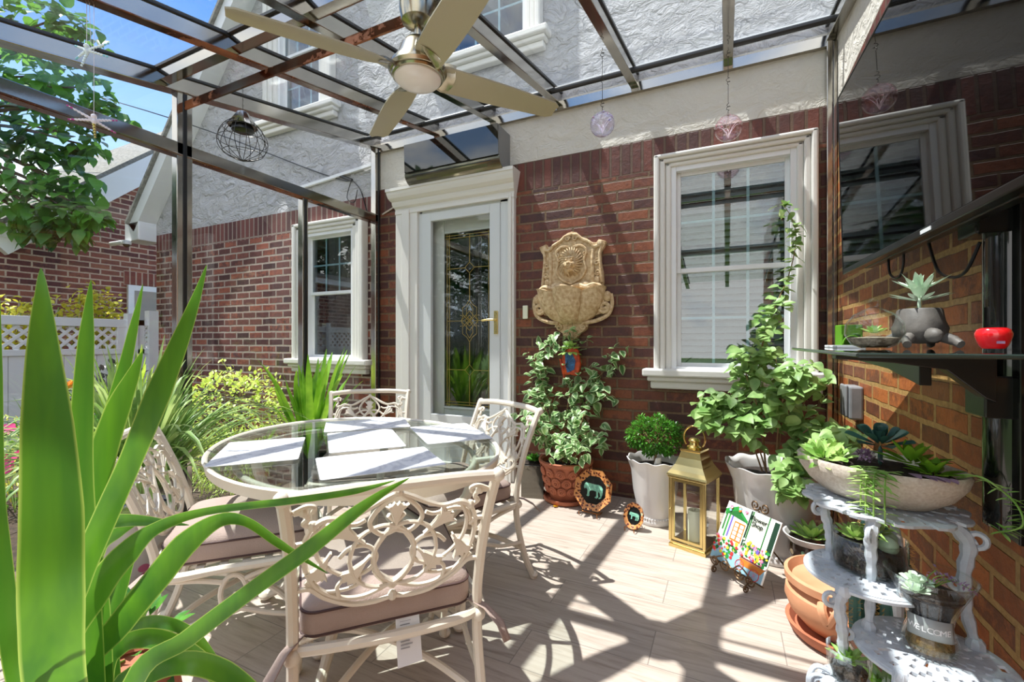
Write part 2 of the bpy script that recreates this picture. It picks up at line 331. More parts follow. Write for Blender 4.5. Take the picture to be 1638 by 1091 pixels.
def arc(c, r, a0, a1, n=14, ry=None):
    ry = ry or r; return [(c[0]+r*math.cos(R(a0+(a1-a0)*i/(n-1))), c[1]+ry*math.sin(R(a0+(a1-a0)*i/(n-1)))) for i in range(n)]
def bez(P, n=12):
    # catmull-rom through the points
    P = [Vector(p) for p in P]; o = []; k = len(P)
    for i in range(k-1):
        a = P[max(i-1, 0)]; b = P[i]; c = P[i+1]; d = P[min(i+2, k-1)]
        for j in range(n):
            t = j/n; o.append(.5*((2*b)+(c-a)*t+(2*a-5*b+4*c-d)*t*t+(3*b-a-3*c+d)*t**3))
    o.append(P[-1]); return o
def spiral(c, r0, r1, a0, turns, n=20): return [(c[0]+(r0+(r1-r0)*i/(n-1))*math.cos(a0+turns*2*pi*i/(n-1)), c[1]+(r0+(r1-r0)*i/(n-1))*math.sin(a0+turns*2*pi*i/(n-1))) for i in range(n)]
WY = 3.44; XL = -3.12; XR = .624
def RZ(y): return 3.10-.191*(3.44-y)

# ------------------------------------------------------------------ floor and ground
def floormat():
    m = bpy.data.materials.new('wood_look_tile'); m.use_nodes = True; nt = m.node_tree; b = nt.nodes['Principled BSDF']
    t = N(nt, 'ShaderNodeTexCoord'); mp = N(nt, 'ShaderNodeMapping'); mp.inputs['Location'].default_value = (10*.92+.26-.0, 20*.2145-1.905, 0); nt.links.new(t.outputs['Object'], mp.inputs[0])
    br = N(nt, 'ShaderNodeTexBrick'); br.offset = .5; br.inputs['Scale'].default_value = 1; br.inputs['Brick Width'].default_value = .92; br.inputs['Row Height'].default_value = .2145
    br.inputs['Mortar Size'].default_value = .0022; br.inputs['Mortar Smooth'].default_value = .3; br.inputs['Color1'].default_value = (0, 0, 0, 1); br.inputs['Color2'].default_value = (1, 1, 1, 1); br.inputs['Bias'].default_value = 0
    nt.links.new(mp.outputs[0], br.inputs['Vector'])
    m2 = N(nt, 'ShaderNodeMapping'); m2.inputs['Scale'].default_value = (1.4, 16, 1); nt.links.new(t.outputs['Object'], m2.inputs[0])
    off = N(nt, 'ShaderNodeVectorMath', operation='ADD'); nt.links.new(m2.outputs[0], off.inputs[0])
    sc = N(nt, 'ShaderNodeVectorMath', operation='SCALE'); sc.inputs['Scale'].default_value = 7; nt.links.new(br.outputs['Color'], sc.inputs[0]); nt.links.new(sc.outputs[0], off.inputs[1])
    n = N(nt, 'ShaderNodeTexNoise'); n.inputs['Scale'].default_value = 2.2; n.inputs['Detail'].default_value = 8; n.inputs['Distortion'].default_value = 1.0; n.inputs['Roughness'].default_value = .65; nt.links.new(off.outputs[0], n.inputs['Vector'])
    r = ramp(nt, [(.28, srgb('94857a')), (.45, srgb('b3a599')), (.6, srgb('bfb3a8')), (.78, srgb('a6978b'))], n.outputs['Fac'])
    tn = N(nt, 'ShaderNodeMixRGB', blend_type='MULTIPLY'); tn.inputs[0].default_value = 1; nt.links.new(r.outputs[0], tn.inputs[1])
    tr = ramp(nt, [(0, (.88, .88, .88)), (1, (1.03, 1.01, 1))], br.outputs['Color']); nt.links.new(tr.outputs[0], tn.inputs[2])
    mx = N(nt, 'ShaderNodeMixRGB'); nt.links.new(br.outputs['Fac'], mx.inputs[0]); nt.links.new(tn.outputs[0], mx.inputs[1]); mx.inputs[2].default_value = (*srgb('8b8078'), 1)
    nt.links.new(mx.outputs[0], b.inputs['Base Color']); b.inputs['Roughness'].default_value = .38
    bp = N(nt, 'ShaderNodeBump'); bp.inputs['Strength'].default_value = .25; bp.inputs['Distance'].default_value = .004; iv = N(nt, 'ShaderNodeMath', operation='MULTIPLY_ADD'); iv.inputs[1].default_value = -1; nt.links.new(br.outputs['Fac'], iv.inputs[0]); nt.links.new(n.outputs['Fac'], iv.inputs[2])
    nt.links.new(iv.outputs[0], bp.inputs['Height']); nt.links.new(bp.outputs[0], b.inputs['Normal'])
    return m
MT['floor'] = floormat()
MT['mulch'] = mat('garden_soil', '2c211a', .95, bump=1, bscale=60, col2='463729', vscale=30)
MT['grass'] = mat('lawn', '3f5a22', .9, bump=1, bscale=150, col2='5c7a30', vscale=5)
MT['asphalt'] = mat('driveway', '6c6a66', .9, bump=.4, bscale=90)
tag(M().box(-3.2, .75, -2.6, 3.44, -.12, 0).build('floor', 'floor', smooth=False), kind='structure', label='wood-look porcelain plank tiles of the sunroom floor')
g = M().box(-7.0, -3.2, -3, 3.44, -.12, -.02, 0); g.box(-40, -7.0, -30, 30, -.12, -.05, 1); g.box(-7.0, 40, -30, -2.6, -.12, -.05, 1)
tag(g.build('floor', ['mulch', 'grass'], smooth=False), kind='structure', label='garden bed and lawn outside the sunroom')

# ------------------------------------------------------------------ house wall
def grid(m, xs, zs, holes, mf, y0=WY, y1=WY+.25):
    for i in range(len(xs)-1):
        for j in range(len(zs)-1):
            cx = (xs[i]+xs[i+1])/2; cz = (zs[j]+zs[j+1])/2
            if any(a < cx < b and c < cz < d for a, b, c, d in holes): continue
            m.box(xs[i], xs[i+1], y0, y1, zs[j], zs[j+1], mf(cx, cz))
HD = (-2.611, -1.66, 0, 2.43); HW1 = (-.36, .41, .95, 2.45); HW2 = (-4.12, -3.42, .95, 2.36); HW3 = (-2.33, -1.50, 3.70, 5.2); HW4 = (-4.56, -3.88, 3.66, 5.1)
m = M()
grid(m, [XL, HD[0], HD[1], HW1[0], HW1[1], 1.2], [0, .95, 2.43, 2.447, 2.45, 2.69], [HD, HW1], lambda x, z: 1 if z > 2.447 else 0)
grid(m, [-7.07, HW2[0], HW2[1], XL], [-.1, .95, 2.36, 2.40, 2.645, 2.69], [HW2], lambda x, z: 4 if z > 2.645 else 3 if z > 2.40 else 2)
grid(m, [XL, 1.2], [2.69, 3.15], [], lambda x, z: 5)
grid(m, [XL, HW3[0], HW3[1], 1.2], [3.15, 3.70, 5.2, 5.56], [HW3], lambda x, z: 4)
grid(m, [-4.8, HW4[0], HW4[1], XL], [2.69, 3.66, 5.1, 5.56], [HW4], lambda x, z: 4)
m.prism([(-7.07, 2.69), (-4.8, 2.69), (-4.8, 5.56), (-7.07, 2.97)], WY, WY+.25, mi=4)
m.prism([(-4.8, 5.56), (1.2, 5.56), (1.2, 8.05), (-2.62, 8.05)], WY, WY+.25, mi=4)
tag(m.build('wall_back', ['brick_in', 'soldier_in', 'brick_out', 'soldier_out', 'stucco_up', 'stucco'], smooth=False), kind='structure')
MT['soldier_side'] = brickmat('side_soldier', ['3f1813', '56211a', '702c1e'], '5c4432', axis='YZ', bw=.0795, bh=.245, z0=-8-2.447+.245*40, off=0, bump=.8, rough=.55)
m = M(); m.box(XR, XR+.25, -2.6, WY, 0, 2.447, 0); m.box(XR, XR+.25, -2.6, WY, 2.447, 2.69, 1); m.box(XR, XR+.25, -2.6, WY, 2.69, 3.12, 2)  # top stucco band paints in the reflection of the back wall's stucco
tag(m.build('wall_right', ['brick_side', 'soldier_side', 'stucco'], smooth=False), kind='structure')
MT['shingle'] = mat('grey_shingle', '8d8c86', .9, bump=.8, bscale=60, col2='6f6e69', vscale=25)
# gable rake: white board with a dark shingle edge, and the gutter return at its foot
t = thing('trim_1', 'white rake board along the sloping gable edge of the house', None, kind='structure')
a = Vector((-7.25, 3.40, 2.72)); b = Vector((-2.5, 3.40, 8.14)); nrm = Vector((-.75, 0, .66))
m = M().beam(a, b, .34, .16, up=nrm); m.build('rake_board', 'vinyl', t, smooth=False)
m = M().beam(a+nrm*.10, b+nrm*.10, .42, .035, up=nrm); m.build('shingle_edge', 'shingle', t, smooth=False)
M().box(-7.42, -7.07, 3.23, 3.5, 2.55, 2.80).build('eave_return', 'vinyl', t, smooth=False, bevel=.01)
t = tag(M().box(-3.0, .62, 3.415, WY, 3.22, 3.25).build('trim_2', 'vinyl', smooth=False), kind='structure')
tag(M().beam((-4.35, 3.42, 2.86), (-3.15, 3.42, 2.95), .03, .03).build('trim_3', 'vinyl'), kind='structure')

# ------------------------------------------------------------------ windows
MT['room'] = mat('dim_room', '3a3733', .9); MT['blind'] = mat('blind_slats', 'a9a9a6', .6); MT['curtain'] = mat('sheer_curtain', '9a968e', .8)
MT['muntin'] = mat('window_muntin', 'b9d2d6', .4)
def window(name, x0, x1, z0, z1, trim, sill, lab, blinds=True, step=3, head=None, lower_grid=True, cols=3, nrail=None):
    # x0..z1: hole in the wall; trim = (left, right, top) widths of the moulding around it
    t = thing(name, lab, None, kind='structure'); L, Rr, T = trim; m = M()
    for k in range(step):
        f = k/step; y = WY-.035-.018*(step-k)
        a0 = x0-L*(1-f); a1 = x1+Rr*(1-f); zt = z1+T*(1-f); wl = L/step+.001; wr = Rr/step+.001; wt = T/step+.001
        m.box(a0, a0+wl, y, WY, z0, zt); m.box(a1-wr, a1, y, WY, z0, zt); m.box(a0, a1, y, WY, zt-wt, zt)
    m.build('moulding', 'white', t, smooth=False, bevel=.012)
    if sill:
        m = M(); s0 = x0-L-.075; s1 = x1+Rr+.075
        m.box(s0, s1, WY-.13, WY, z0-.035, z0+.02); m.box(s0+.03, s1-.03, WY-.10, WY, z0-.07, z0-.035); m.box(s0+.05, s1-.05, WY-.07, WY, z0-.125, z0-.07)
        m.build('sill', 'white', t, smooth=False, bevel=.012)
    zm = nrail or (z0+z1)/2
    M().frame(x0, x1, z0, z1, .035, WY-.035, WY+.1).build('window_frame', 'vinyl', t, smooth=False, bevel=.003)
    for nm, a, b, y in (('upper_sash', zm-.01, z1-.03, WY+.01), ('lower_sash', z0+.03, zm+.02, WY+.035)):
        s = M().frame(x0+.03, x1-.03, a, b, .032, y, y+.025).build(nm, 'vinyl', t, smooth=False, bevel=.003)
        if nm == 'upper_sash' or lower_grid:
            mm = M(); w = (x1-x0-.124)/cols
            for i in range(1, cols): mm.box(x0+.062+w*i-.009, x0+.062+w*i+.009, y+.014, y+.02, a+.03, b-.03)
            mm.box(x0+.06, x1-.06, y+.0145, y+.0195, (a+b)/2-.009, (a+b)/2+.009); mm.build('muntins', 'muntin', s, smooth=False)
        M().box(x0+.06, x1-.06, y+.008, y+.012, a+.03, b-.03).build('pane', 'dark_glass', s, smooth=False)
    if blinds:
        m = M(); z = z0+.05
        while z < z1-.04:
            m.add([(x0+.04, WY+.10, z), (x1-.04, WY+.10, z), (x1-.04, WY+.135, z+.036), (x0+.04, WY+.135, z+.036)], [(0, 1, 2, 3)]); z += .046
        m.build('blind', 'blind', t, smooth=False, solid=.003)
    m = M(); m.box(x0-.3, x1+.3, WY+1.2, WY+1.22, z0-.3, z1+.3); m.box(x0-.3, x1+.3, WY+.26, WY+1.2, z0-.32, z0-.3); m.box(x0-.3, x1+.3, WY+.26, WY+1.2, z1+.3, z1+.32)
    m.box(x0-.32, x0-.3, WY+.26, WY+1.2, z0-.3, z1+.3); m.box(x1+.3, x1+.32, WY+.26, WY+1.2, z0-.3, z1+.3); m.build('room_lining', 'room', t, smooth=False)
    return t
window('window_1', *HW1[:2], .97, 2.44, (.115, .112, .09), True, 'large white double-hung window beside the vine', nrail=1.69)
window('window_2', *HW2[:2], .985, 2.35, (.15, .17, .11), True, 'white double-hung window outside the glass wall', blinds=False, lower_grid=False, nrail=1.70)
window('window_3', *HW3[:2], 3.70, 5.2, (.13, .14, .1), True, 'upper window seen through the roof behind the fan', blinds=False, cols=3)
window('window_4', *HW4[:2], 3.66, 5.1, (.19, .19, .1), True, 'upper window seen through the roof left of the fan', blinds=False, cols=3)

# ------------------------------------------------------------------ door
t = thing('door_1', 'white storm door over a grey door with leaded glass', None, kind='structure')
x0, x1, zt = -2.611, -1.666, 2.43
m = M()
for k in range(3):
    y = WY-.03-.018*(k % 2+1)
    m.box(-2.865+.085*k, -2.865+.085*(k+1)+.001, y, WY, 0, zt); m.box(x1+.019*k, x1+.019*(k+1)+.001, y, WY, 0, zt)
m.box(-2.62, x0, WY-.02, WY+.1, 0, zt); m.build('casing', 'white', t, smooth=False, bevel=.01)
m = M(); pr = [(0, 2.43), (.05, 2.43), (.052, 2.45), (.075, 2.465), (.085, 2.49), (.088, 2.51), (.10, 2.515), (.125, 2.535), (.14, 2.565), (.145, 2.59), (.155, 2.592), (.155, 2.62), (0, 2.62)]; vs = []
for x0_, sg in ((-2.865, -1), (-1.605, 1)): vs += [(x0_+sg*(y-.05)*.35 if y > 0 else x0_+sg*(.035 if z > 2.5 else 0), WY-y, z) for y, z in pr]
k = len(pr); m.add(vs, [tuple(range(k)), tuple(range(2*k-1, k-1, -1))]+[(i, (i+1) % k, (i+1) % k+k, i+k) for i in range(k)])
m.box(-2.865, -1.605, WY-.055, WY, 2.40, 2.43)
m.build('cornice', 'white', t, smooth=False)
s = M(); s.frame(-2.568, -1.750, .10, 2.38, .1, WY-.03, WY+.01, wb=.42, wt=.08); s.box(-2.611, -2.568, WY-.02, WY+.03, .1, 2.43); s.box(-1.75, -1.66, WY-.02, WY+.03, .1, 2.43); s.box(-2.6, -1.67, WY-.02, WY+.03, 2.38, 2.43)
s = s.build('storm_frame', 'door_white', t, smooth=False, bevel=.004)
M().box(-2.47, -1.848, WY-.012, WY-.006, .5, 2.302).build('storm_pane', 'glass', s, smooth=False)
d = M().frame(-2.62, -1.66, .1, 2.43, .22, WY+.09, WY+.13, wb=.48, wt=.23).build('inner_door', 'inner_door', t, smooth=False, bevel=.006)
m = M().frame(-2.41, -1.86, .56, 2.215, .018, WY+.075, WY+.09); m.build('glass_stop', 'inner_door', d, smooth=False, bevel=.004)
M().box(-2.40, -1.87, WY+.10, WY+.105, .57, 2.2).build('door_lite', 'dark_glass', d, smooth=False)
yc = WY+.094; cx = -2.125; m = M(); ln = lambda pts, r=.0027: m.tube([(p[0], yc, p[1]) for p in pts], r, 6)
for q in (.03, .055):
    ln([(-2.40+q, .575), (-2.40+q, 2.195)]); ln([(-1.87-q, .575), (-1.87-q, 2.195)])
for z in (.60, .625, 2.15, 2.175): ln([(-2.40, z), (-1.87, z)])
for z in (.924, 1.378, 1.866):
    ln([(-2.37, z), (cx-.05, z)]); ln([(cx+.05, z), (-1.90, z)])
for z in (.924, 1.866):
    ln([(cx-.05, z), (cx, z+.05), (cx+.05, z), (cx, z-.05), (cx-.05, z)])
ln([(cx, .6), (cx, .87)]); ln([(cx, .97), (cx, 1.18)]); ln([(cx, 1.57), (cx, 1.82)]); ln([(cx, 1.92), (cx, 2.17)])
for sg in (-1, 1):
    for vs in (-1, 1):
        z = lambda q: 1.378+vs*q
        ln([(cx, z(.195)), (cx+sg*.03, z(.15)), (cx+sg*.075, z(.12)), (cx+sg*.075, z(.06)), (cx-sg*.02, z(-.03))])
        ln([(cx+sg*.09, z(0)), (cx, z(.09))]); ln([(cx+sg*.09, z(0)), (cx+sg*.07, z(.045)), (cx+sg*.1, z(.05))]); ln([(cx, z(.16)), (cx+sg*.035, z(.11)), (cx+sg*.03, z(.04)), (cx, z(0))])
        ln([(cx+sg*.05, z(0)), (cx, z(.05))])
m.build('leaded_came', 'came', d)
m = M().box(-1.80, -1.765, WY-.045, WY-.03, 1.25, 1.45); m.tube([(-1.782, WY-.05, 1.37), (-1.782, WY-.09, 1.37), (-1.83, WY-.095, 1.372), (-1.89, WY-.095, 1.365)], .009, 8); m.build('handle', 'brass', t, bevel=.004)
m = M().box(-2.62, -1.66, WY-.06, WY+.2, 0, .10); m.build('threshold', 'white', t, smooth=False, bevel=.006)
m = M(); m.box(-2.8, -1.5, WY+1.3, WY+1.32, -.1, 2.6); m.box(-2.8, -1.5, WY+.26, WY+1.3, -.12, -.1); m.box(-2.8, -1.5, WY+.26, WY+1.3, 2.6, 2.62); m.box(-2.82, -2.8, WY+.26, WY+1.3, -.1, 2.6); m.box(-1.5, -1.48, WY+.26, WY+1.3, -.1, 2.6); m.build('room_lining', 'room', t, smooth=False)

# ------------------------------------------------------------------ sunroom: roof and glass walls
t = thing('ceiling', 'polished steel and glass sunroom roof', None, kind='structure')
for x in (-3.12, -2.42, -1.83, -1.22, -.62, .01, .60):
    wv = .075 if x == -3.12 else .045; m = M(); y0 = -1.6; y1 = WY-.01; hb = .085
    c = hb/2; m.beam((x, y0, RZ(y0)+c), (x, y1, RZ(y1)+c), wv, hb, 0)
    m.beam((x, y0, RZ(y0)+hb+.008), (x, y1, RZ(y1)+hb+.008), wv+.02, .02, 1); m.beam((x, y0, RZ(y0)-.002), (x, y1, RZ(y1)-.002), wv+.014, .01, 2 if x == -2.42 else 0)
    m.build('rafter', ['steel', 'steel_dark', 'rust'], t, smooth=False, bevel=.003)
for y, rad in ((3.20, .02), (1.53, .03), (-.1, .03)):
    m = M(); 
    if rad > .025: m.beam((XL, y, RZ(y)+.05), (.62, y, RZ(y)+.05), .06, .07, 0); m.beam((XL, y, RZ(y)+.092), (.62, y, RZ(y)+.092), .085, .015, 1)
    else: m.tube([(XL, y, RZ(y)+.035), (.62, y, RZ(y)+.035)], rad, 10, 1)
    m.build('purlin', ['steel', 'steel_dark'], t, bevel=0)
m = M().beam((XL, 1.66, 2.675), (.60, 1.66, 2.675), .012, .05); m.build('tie_bar', 'rust', t, smooth=False)
m = M().box(XL, .62, WY-.035, WY, 3.05, 3.07); m.box(XL, .62, WY-.012, WY, 3.07, 3.13); m.build('wall_flashing', 'steel', t, smooth=False)
xs = (-3.10, -2.42, -1.83, -1.22, -.62, .01, .60)
for i in range(6):
    for (ya, yb) in ((-1.55, -.1), (-.1, 1.53), (1.53, WY-.012)):
        m = M(); a, b = xs[i]+.02, xs[i+1]-.02; q = .092
        m.beam(((a+b)/2, ya+.01, RZ(ya)+q), ((a+b)/2, yb-.01, RZ(yb)+q), b-a, .006); m.build('glass_pane', 'roof_glass', t, smooth=False)
def glass_wall(name, X, posts, lab, zr):
    t = thing(name, lab, None, kind='structure')
    for y, full in posts:
        zt = RZ(y) if full else zr-.04; m = M()
        m.box(X-.03, X+.03, y-.025 if not full else y-.045, y+.025 if not full else y+.045, 0, zt, 0)
        m.box(X-.036, X+.036, y-.012, y+.012, 0, zt-.01, 1); m.build('post', ['steel', 'steel_dark'], t, smooth=False, bevel=.004)
    ys = [p[0] for p in posts]
    m = M().box(X-.03, X+.03, ys[0], ys[-1], zr-.035, zr+.04, 0); m.box(X-.034, X+.034, ys[0], ys[-1], zr-.045, zr-.035, 1); m.build('mid_rail', ['steel', 'rust'], t, smooth=False, bevel=.004)
    m = M().box(X-.03, X+.03, ys[0], ys[-1], 0, .08); m.build('bottom_rail', 'steel', t, smooth=False, bevel=.004)
    for i in range(len(posts)-1): M().box(X-.003, X+.003, ys[i]+.02, ys[i+1]-.02, .07, zr-.03).build('glass_pane', 'glass', t, smooth=False)
    fl = [p[0] for p in posts if p[1]]
    for i in range(len(fl)-1):
        a, b = fl[i]+.03, fl[i+1]-.03; M().prism([(a, zr+.03), (b, zr+.03), (b, RZ(b)+.02), (a, RZ(a)+.02)], X-.003, X+.003, 'YZ').build('glass_pane', 'glass', t, smooth=False)
glass_wall('wall_left', XL, [(-1.55, True), (-.13, True), (.77, False), (1.66, True), (2.56, False), (WY-.03, True)], 'glass wall with polished steel posts on the garden side', 2.395)
m = M().box(.565, .595, WY-.075, WY-.005, 0, 3.06, 0); m.box(.60, .622, WY-.06, WY-.005, 0, 3.06, 0); tag(m.build('trim_4', 'steel', smooth=False, bevel=.004), kind='structure', label='polished steel corner post beside the window')
# ------------------------------------------------------------------ dining chairs
MT['edge_glass2'] = mat('dark_glass_edge', '26332f', .15)
MT['cushion'] = mat('taupe_cushion_fabric', 'a8948a', .85, bump=.25, bscale=220, col2='9e8b82', vscale=5)
MT['piping'] = mat('brown_piping', '4a3330', .7)
MT['tag'] = mat('paper_care_tag', 'd8dade', .6)
MT['tagink'] = mat('tag_ink', '8a8c94', .7)
def yb(z): return -.14*max(0, (z-.42)/.41)**1.5
def make_chair():
    t = thing('dining_chair', 'x', 'chair', group='dining chairs around the table')
    for sg in (-1, 1):
        P = [(sg*.262, -.10, .0), (sg*.25, -.05, .12), (sg*.245, -.005, .30), (sg*.245, 0, .44)]+[(sg*(.245+.012*((z-.44)/.39)**3), yb(z), z) for z in (.52, .60, .68, .75, .80, .83)]
        m = M().tube(bez(P, 4), .0150, 8); m.sph((sg*.262, -.10, .018), .021, 10, sc=(1, 1, .8)); m.sph((sg*.246, -.01, .385), .021, 10); m.sph((sg*.257, yb(.83)-.006, .829), .019, 10)
        m.build('rear_leg', 'cream', t)
        P = [(sg*.262, .47, .39), (sg*.283, .50, .33), (sg*.283, .50, .22), (sg*.258, .465, .10), (sg*.262, .48, .03), (sg*.27, .50, .012)]
        m = M().tube(bez(P, 5), [.019, .017, .015, .013, .012, .014], 8); m.sph((sg*.27, .50, .018), .024, 10, sc=(1, 1, .75)); m.build('front_leg', 'cream', t)
    # seat frame with curved aprons
    ring = bez([(-.245, 0, .393), (-.262, .2, .393), (-.265, .42, .393), (-.22, .485, .393), (0, .51, .393), (.22, .485, .393), (.265, .42, .393), (.262, .2, .393), (.245, 0, .393), (0, -.03, .393), (-.245, 0, .393)], 5)[:-1]
    m = M().tube(ring, .0145, 8, closed=True)
    for i in range(7): y = .04+.07*i; m.box(-.25, .25, y, y+.025, .398, .404)
    m.build('seat_frame', 'cream', t)
    m = M()
    for sg in (-1, 1):
        m.tube(bez([(sg*.25, -.04, .16), (sg*.13, .08, .22), (0, .225, .235), (-sg*.13, .36, .21), (-sg*.265, .47, .13)], 7), .011, 8)
        x = sg*.255
        m.tube([(x, .225+.04*math.cos(q*pi/8), .30+.065*math.sin(q*pi/8)) for q in range(16)], .009, 8, closed=True)
        m.tube(bez([(x, .02, .38), (x, .12, .365), (x, .19, .345)], 6), .009, 8); m.tube(bez([(x, .44, .38), (x, .33, .365), (x, .26, .345)], 6), .009, 8)
        m.tube(bez([(x, -.02, .20), (x, .10, .215), (x, .20, .25), (x, .24, .245), (x, .35, .20), (x+sg*.01, .48, .17)], 5), .009, 8)
    m.tube(bez([(-.26, .485, .375), (-.15, .50, .34), (0, .51, .325), (.15, .50, .34), (.26, .485, .375)], 6), .010, 8)
    m.build('stretcher', 'cream', t)
    # top rail
    m = M().tube(bez([(-.257, yb(.83), .826), (-.15, yb(.84)-.012, .836), (0, yb(.84)-.018, .838), (.15, yb(.84)-.012, .836), (.257, yb(.83), .826)], 8), .0155, 10)
    m.build('top_rail', 'cream', t)
    # cast scroll panel in the back
    m = M()
    def P3(p, o=0): z = .463+p[1]*.96; return (p[0], yb(z)+.002+o, z)
    def T(pts, r=.0075, o=0, n=6): m.tube([P3(p, o) for p in bez([(a, b, 0) for a, b in pts], n)], [q*.85 for q in r] if isinstance(r, list) else r*.85, 6)
    def tulip(cx, cz, ang, s):
        c, q = math.cos(R(ang)), math.sin(R(ang)); L = [(0, -.022), (.35, -.035), (.7, -.10), (1.0, -.30), (.92, -.17), (1.12, -.06), (1.0, 0), (1.12, .06), (.92, .17), (1.0, .30), (.7, .10), (.35, .035), (0, .022)]
        po = []
        for a, b in L: a *= s; b *= s*1.35; x = cx+a*c-b*q; z = .463+(cz+a*q+b*c)*.96; po.append((x, z))
        k = len(po); vs = [(x, yb(z)-.006, z) for x, z in po]+[(x, yb(z)+.012, z) for x, z in po]; m.add(vs, [tuple(range(k)), tuple(range(2*k-1, k-1, -1))]+[(i, i+k, (i+1) % k+k, (i+1) % k) for i in range(k)])
        for b in (-.12, 0, .12):
            a0, a1 = (.3*s, .2*b*s), (1.0*s, b*1.9*s); pts = [(cx+a*c-bb*q, cz+a*q+bb*c) for a, bb in (a0, a1)]; m.tube([P3(p, .008) for p in pts], .004, 5); m.tube([P3(p, -.004) for p in pts], .004, 5)
    for s in (-1, 1):
        S = lambda pts: [(s*a, b) for a, b in pts]
        T(S([(.235, .335), (.215, .335), (.205, .315), (.215, .30), (.195, .29), (.165, .305), (.12, .30), (.08, .315), (.03, .345), (0, .36)]), [.010, .008, .008, .010, .008, .009, .008])
        T(S([(.195, .29), (.215, .24), (.215, .17), (.19, .10), (.135, .055), (.07, .045), (0, .075), (-.05, .12)]), .008, .002)
        T(S([(.24, .10), (.205, .10), (.17, .065), (.11, .03), (.05, .022), (0, .03)]), .0085, -.002)
        T(S([(.165, .305), (.19, .25), (.185, .19), (.15, .14), (.10, .115), (.06, .13), (.045, .17), (.07, .205), (.11, .205), (.135, .18)]), .007)
        T(S([(0, .055), (.045, .11), (.05, .18), (.015, .245), (-.02, .29)]), .008, .004)
        T(S([(0, .36), (.05, .31), (.065, .27), (.035, .235), (0, .245)]), .0075, -.003)
        T(S([(.12, .30), (.13, .26), (.10, .235), (.07, .25)]), .0065)
        T(S([(.235, .24), (.215, .24), (.20, .225)]), .008); T(S([(.24, .335), (.21, .35), (.19, .345), (.195, .33)]), .007)
        T(S([(.135, .055), (.14, .09), (.12, .115)]), .0065)
        T(S([(.03+.082*math.cos(q*pi/6), .165+.098*math.sin(q*pi/6)) for q in range(13)]), .0068, -.004, 3)
        T(S([(.225, .20), (.205, .23), (.19, .27), (.15, .285), (.10, .275), (.075, .285)]), .0065, .003)
        T(S([(.215, .12), (.185, .085), (.13, .075), (.09, .085), (.085, .11)]), .006, .003)
        tulip(s*.075, .215, 40 if s > 0 else 140, .085); tulip(s*.155, .20, -62 if s > 0 else 242, .08); tulip(s*.06, .17, -50 if s > 0 else 230, .085)
        m.sph(P3((s*.195, .29)), .013, 8); m.sph(P3((s*.215, .335)), .012, 8)
    tulip(0, .245, 90, .075); m.sph(P3((0, .03)), .014, 8); m.sph(P3((0, .36)), .012, 8)
    m.build('scroll_panel', 'cream', t)
    # seat cushion
    def rr(u, w0, w1, y0, y1, r, n=6):
        o = []
        for (cx, cy, a) in ((w1-r, y1-r, 0), (-w1+r, y1-r, 90), (-w0+r, y0+r, 180), (w0-r, y0+r, 270)):
            for i in range(n): q = R(a+90*i/(n-1)); o.append((cx+r*math.cos(q)+0, cy+r*math.sin(q)))
        return o
    m = M(); prev = None; vs = []; rings = [(.0, -.06, 0), (.0, -.004, 0), (.004, 0, 0), (-.008, .02, 0), (.0, .044, 0), (.003, .048, 0)]
    base = rr(0, .228, .248, .005, .475, .045, 8); nb = len(base); cxm, cym = 0, .24
    prof = [(.93, .437), (.985, .440), (1.0, .446), (1.008, .452), (1.018, .478), (1.008, .506), (1.0, .512), (.985, .520), (.90, .536), (.75, .549), (.5, .557), (.25, .559)]
    for f, z in prof: vs += [((x-cxm)*f+cxm, (y-cym)*f+cym, z-.030+.003*math.sin(9*x+5*y)*(z > .5)) for x, y in base]
    fs = [(i*nb+j, i*nb+(j+1) % nb, (i+1)*nb+(j+1) % nb, (i+1)*nb+j) for i in range(len(prof)-1) for j in range(nb)]+[tuple(range(nb-1, -1, -1)), tuple((len(prof)-1)*nb+j for j in range(nb))]
    m.add(vs, fs); cu = m.build('seat_cushion', 'cushion', t, angle=60)
    m = M()
    for z in (.419, .479): m.tube([((x-cxm)*1.004+cxm, (y-cym)*1.004+cym, z) for x, y in base], .0042, 6, closed=True)
    m.build('piping', 'piping', cu)
    for sg in (-1, 1):
        m = M(); m.strap([(sg*.225, .02, .42), (sg*.262, -.03, .41), (sg*.29, -.07, .38), (sg*.30, -.10, .345)], [.01, .012, .014, .012], fold=.3); m.build('tie', 'cushion', cu, solid=.003)
    return t
ch = make_chair()
def place(o, mx, my, fx, fy, lab):
    o.location = (mx, my, 0); o.rotation_euler = (0, 0, math.atan2(fy, fx)-pi/2); o['label'] = lab
spots = [(-.828, .965, -.74, .67, 'cream cast-metal dining chair seen from behind at the front of the table, white tag hanging'),
         (-1.15, 2.09, -.42, -.90, 'cream cast-metal dining chair at the right of the table before the terracotta pot'),
         (-1.90, .99, .65, .76, 'cream cast-metal dining chair at the left of the table beside the strappy plants'),
         (-2.15, 2.27, .60, -.80, 'cream cast-metal dining chair behind the table in front of the door')]
chairs = [ch]+[dup(ch, (0, 0, 0), 0) for _ in range(3)]
for c, s in zip(chairs, spots): place(c, *s)
tg = M(); tg.add([(.01, .003, .417), (.075, .003, .417), (.08, -.02, .30), (.013, -.022, .295)], [(0, 1, 2, 3)]); tg = tg.build('care_tag', 'tag', ch, smooth=False, solid=.0008); tg['label'] = 'white printed care tag'
m = M()
for i in range(9): z = .405-.008*i; m.box(.022, .022+.04*U(.6, 1), .0005-.0028*i*.75, .0012-.0028*i*.75, z, z+.0025)
m.build('printed_lines', 'tagink', tg, smooth=False)
for i in range(4): pass

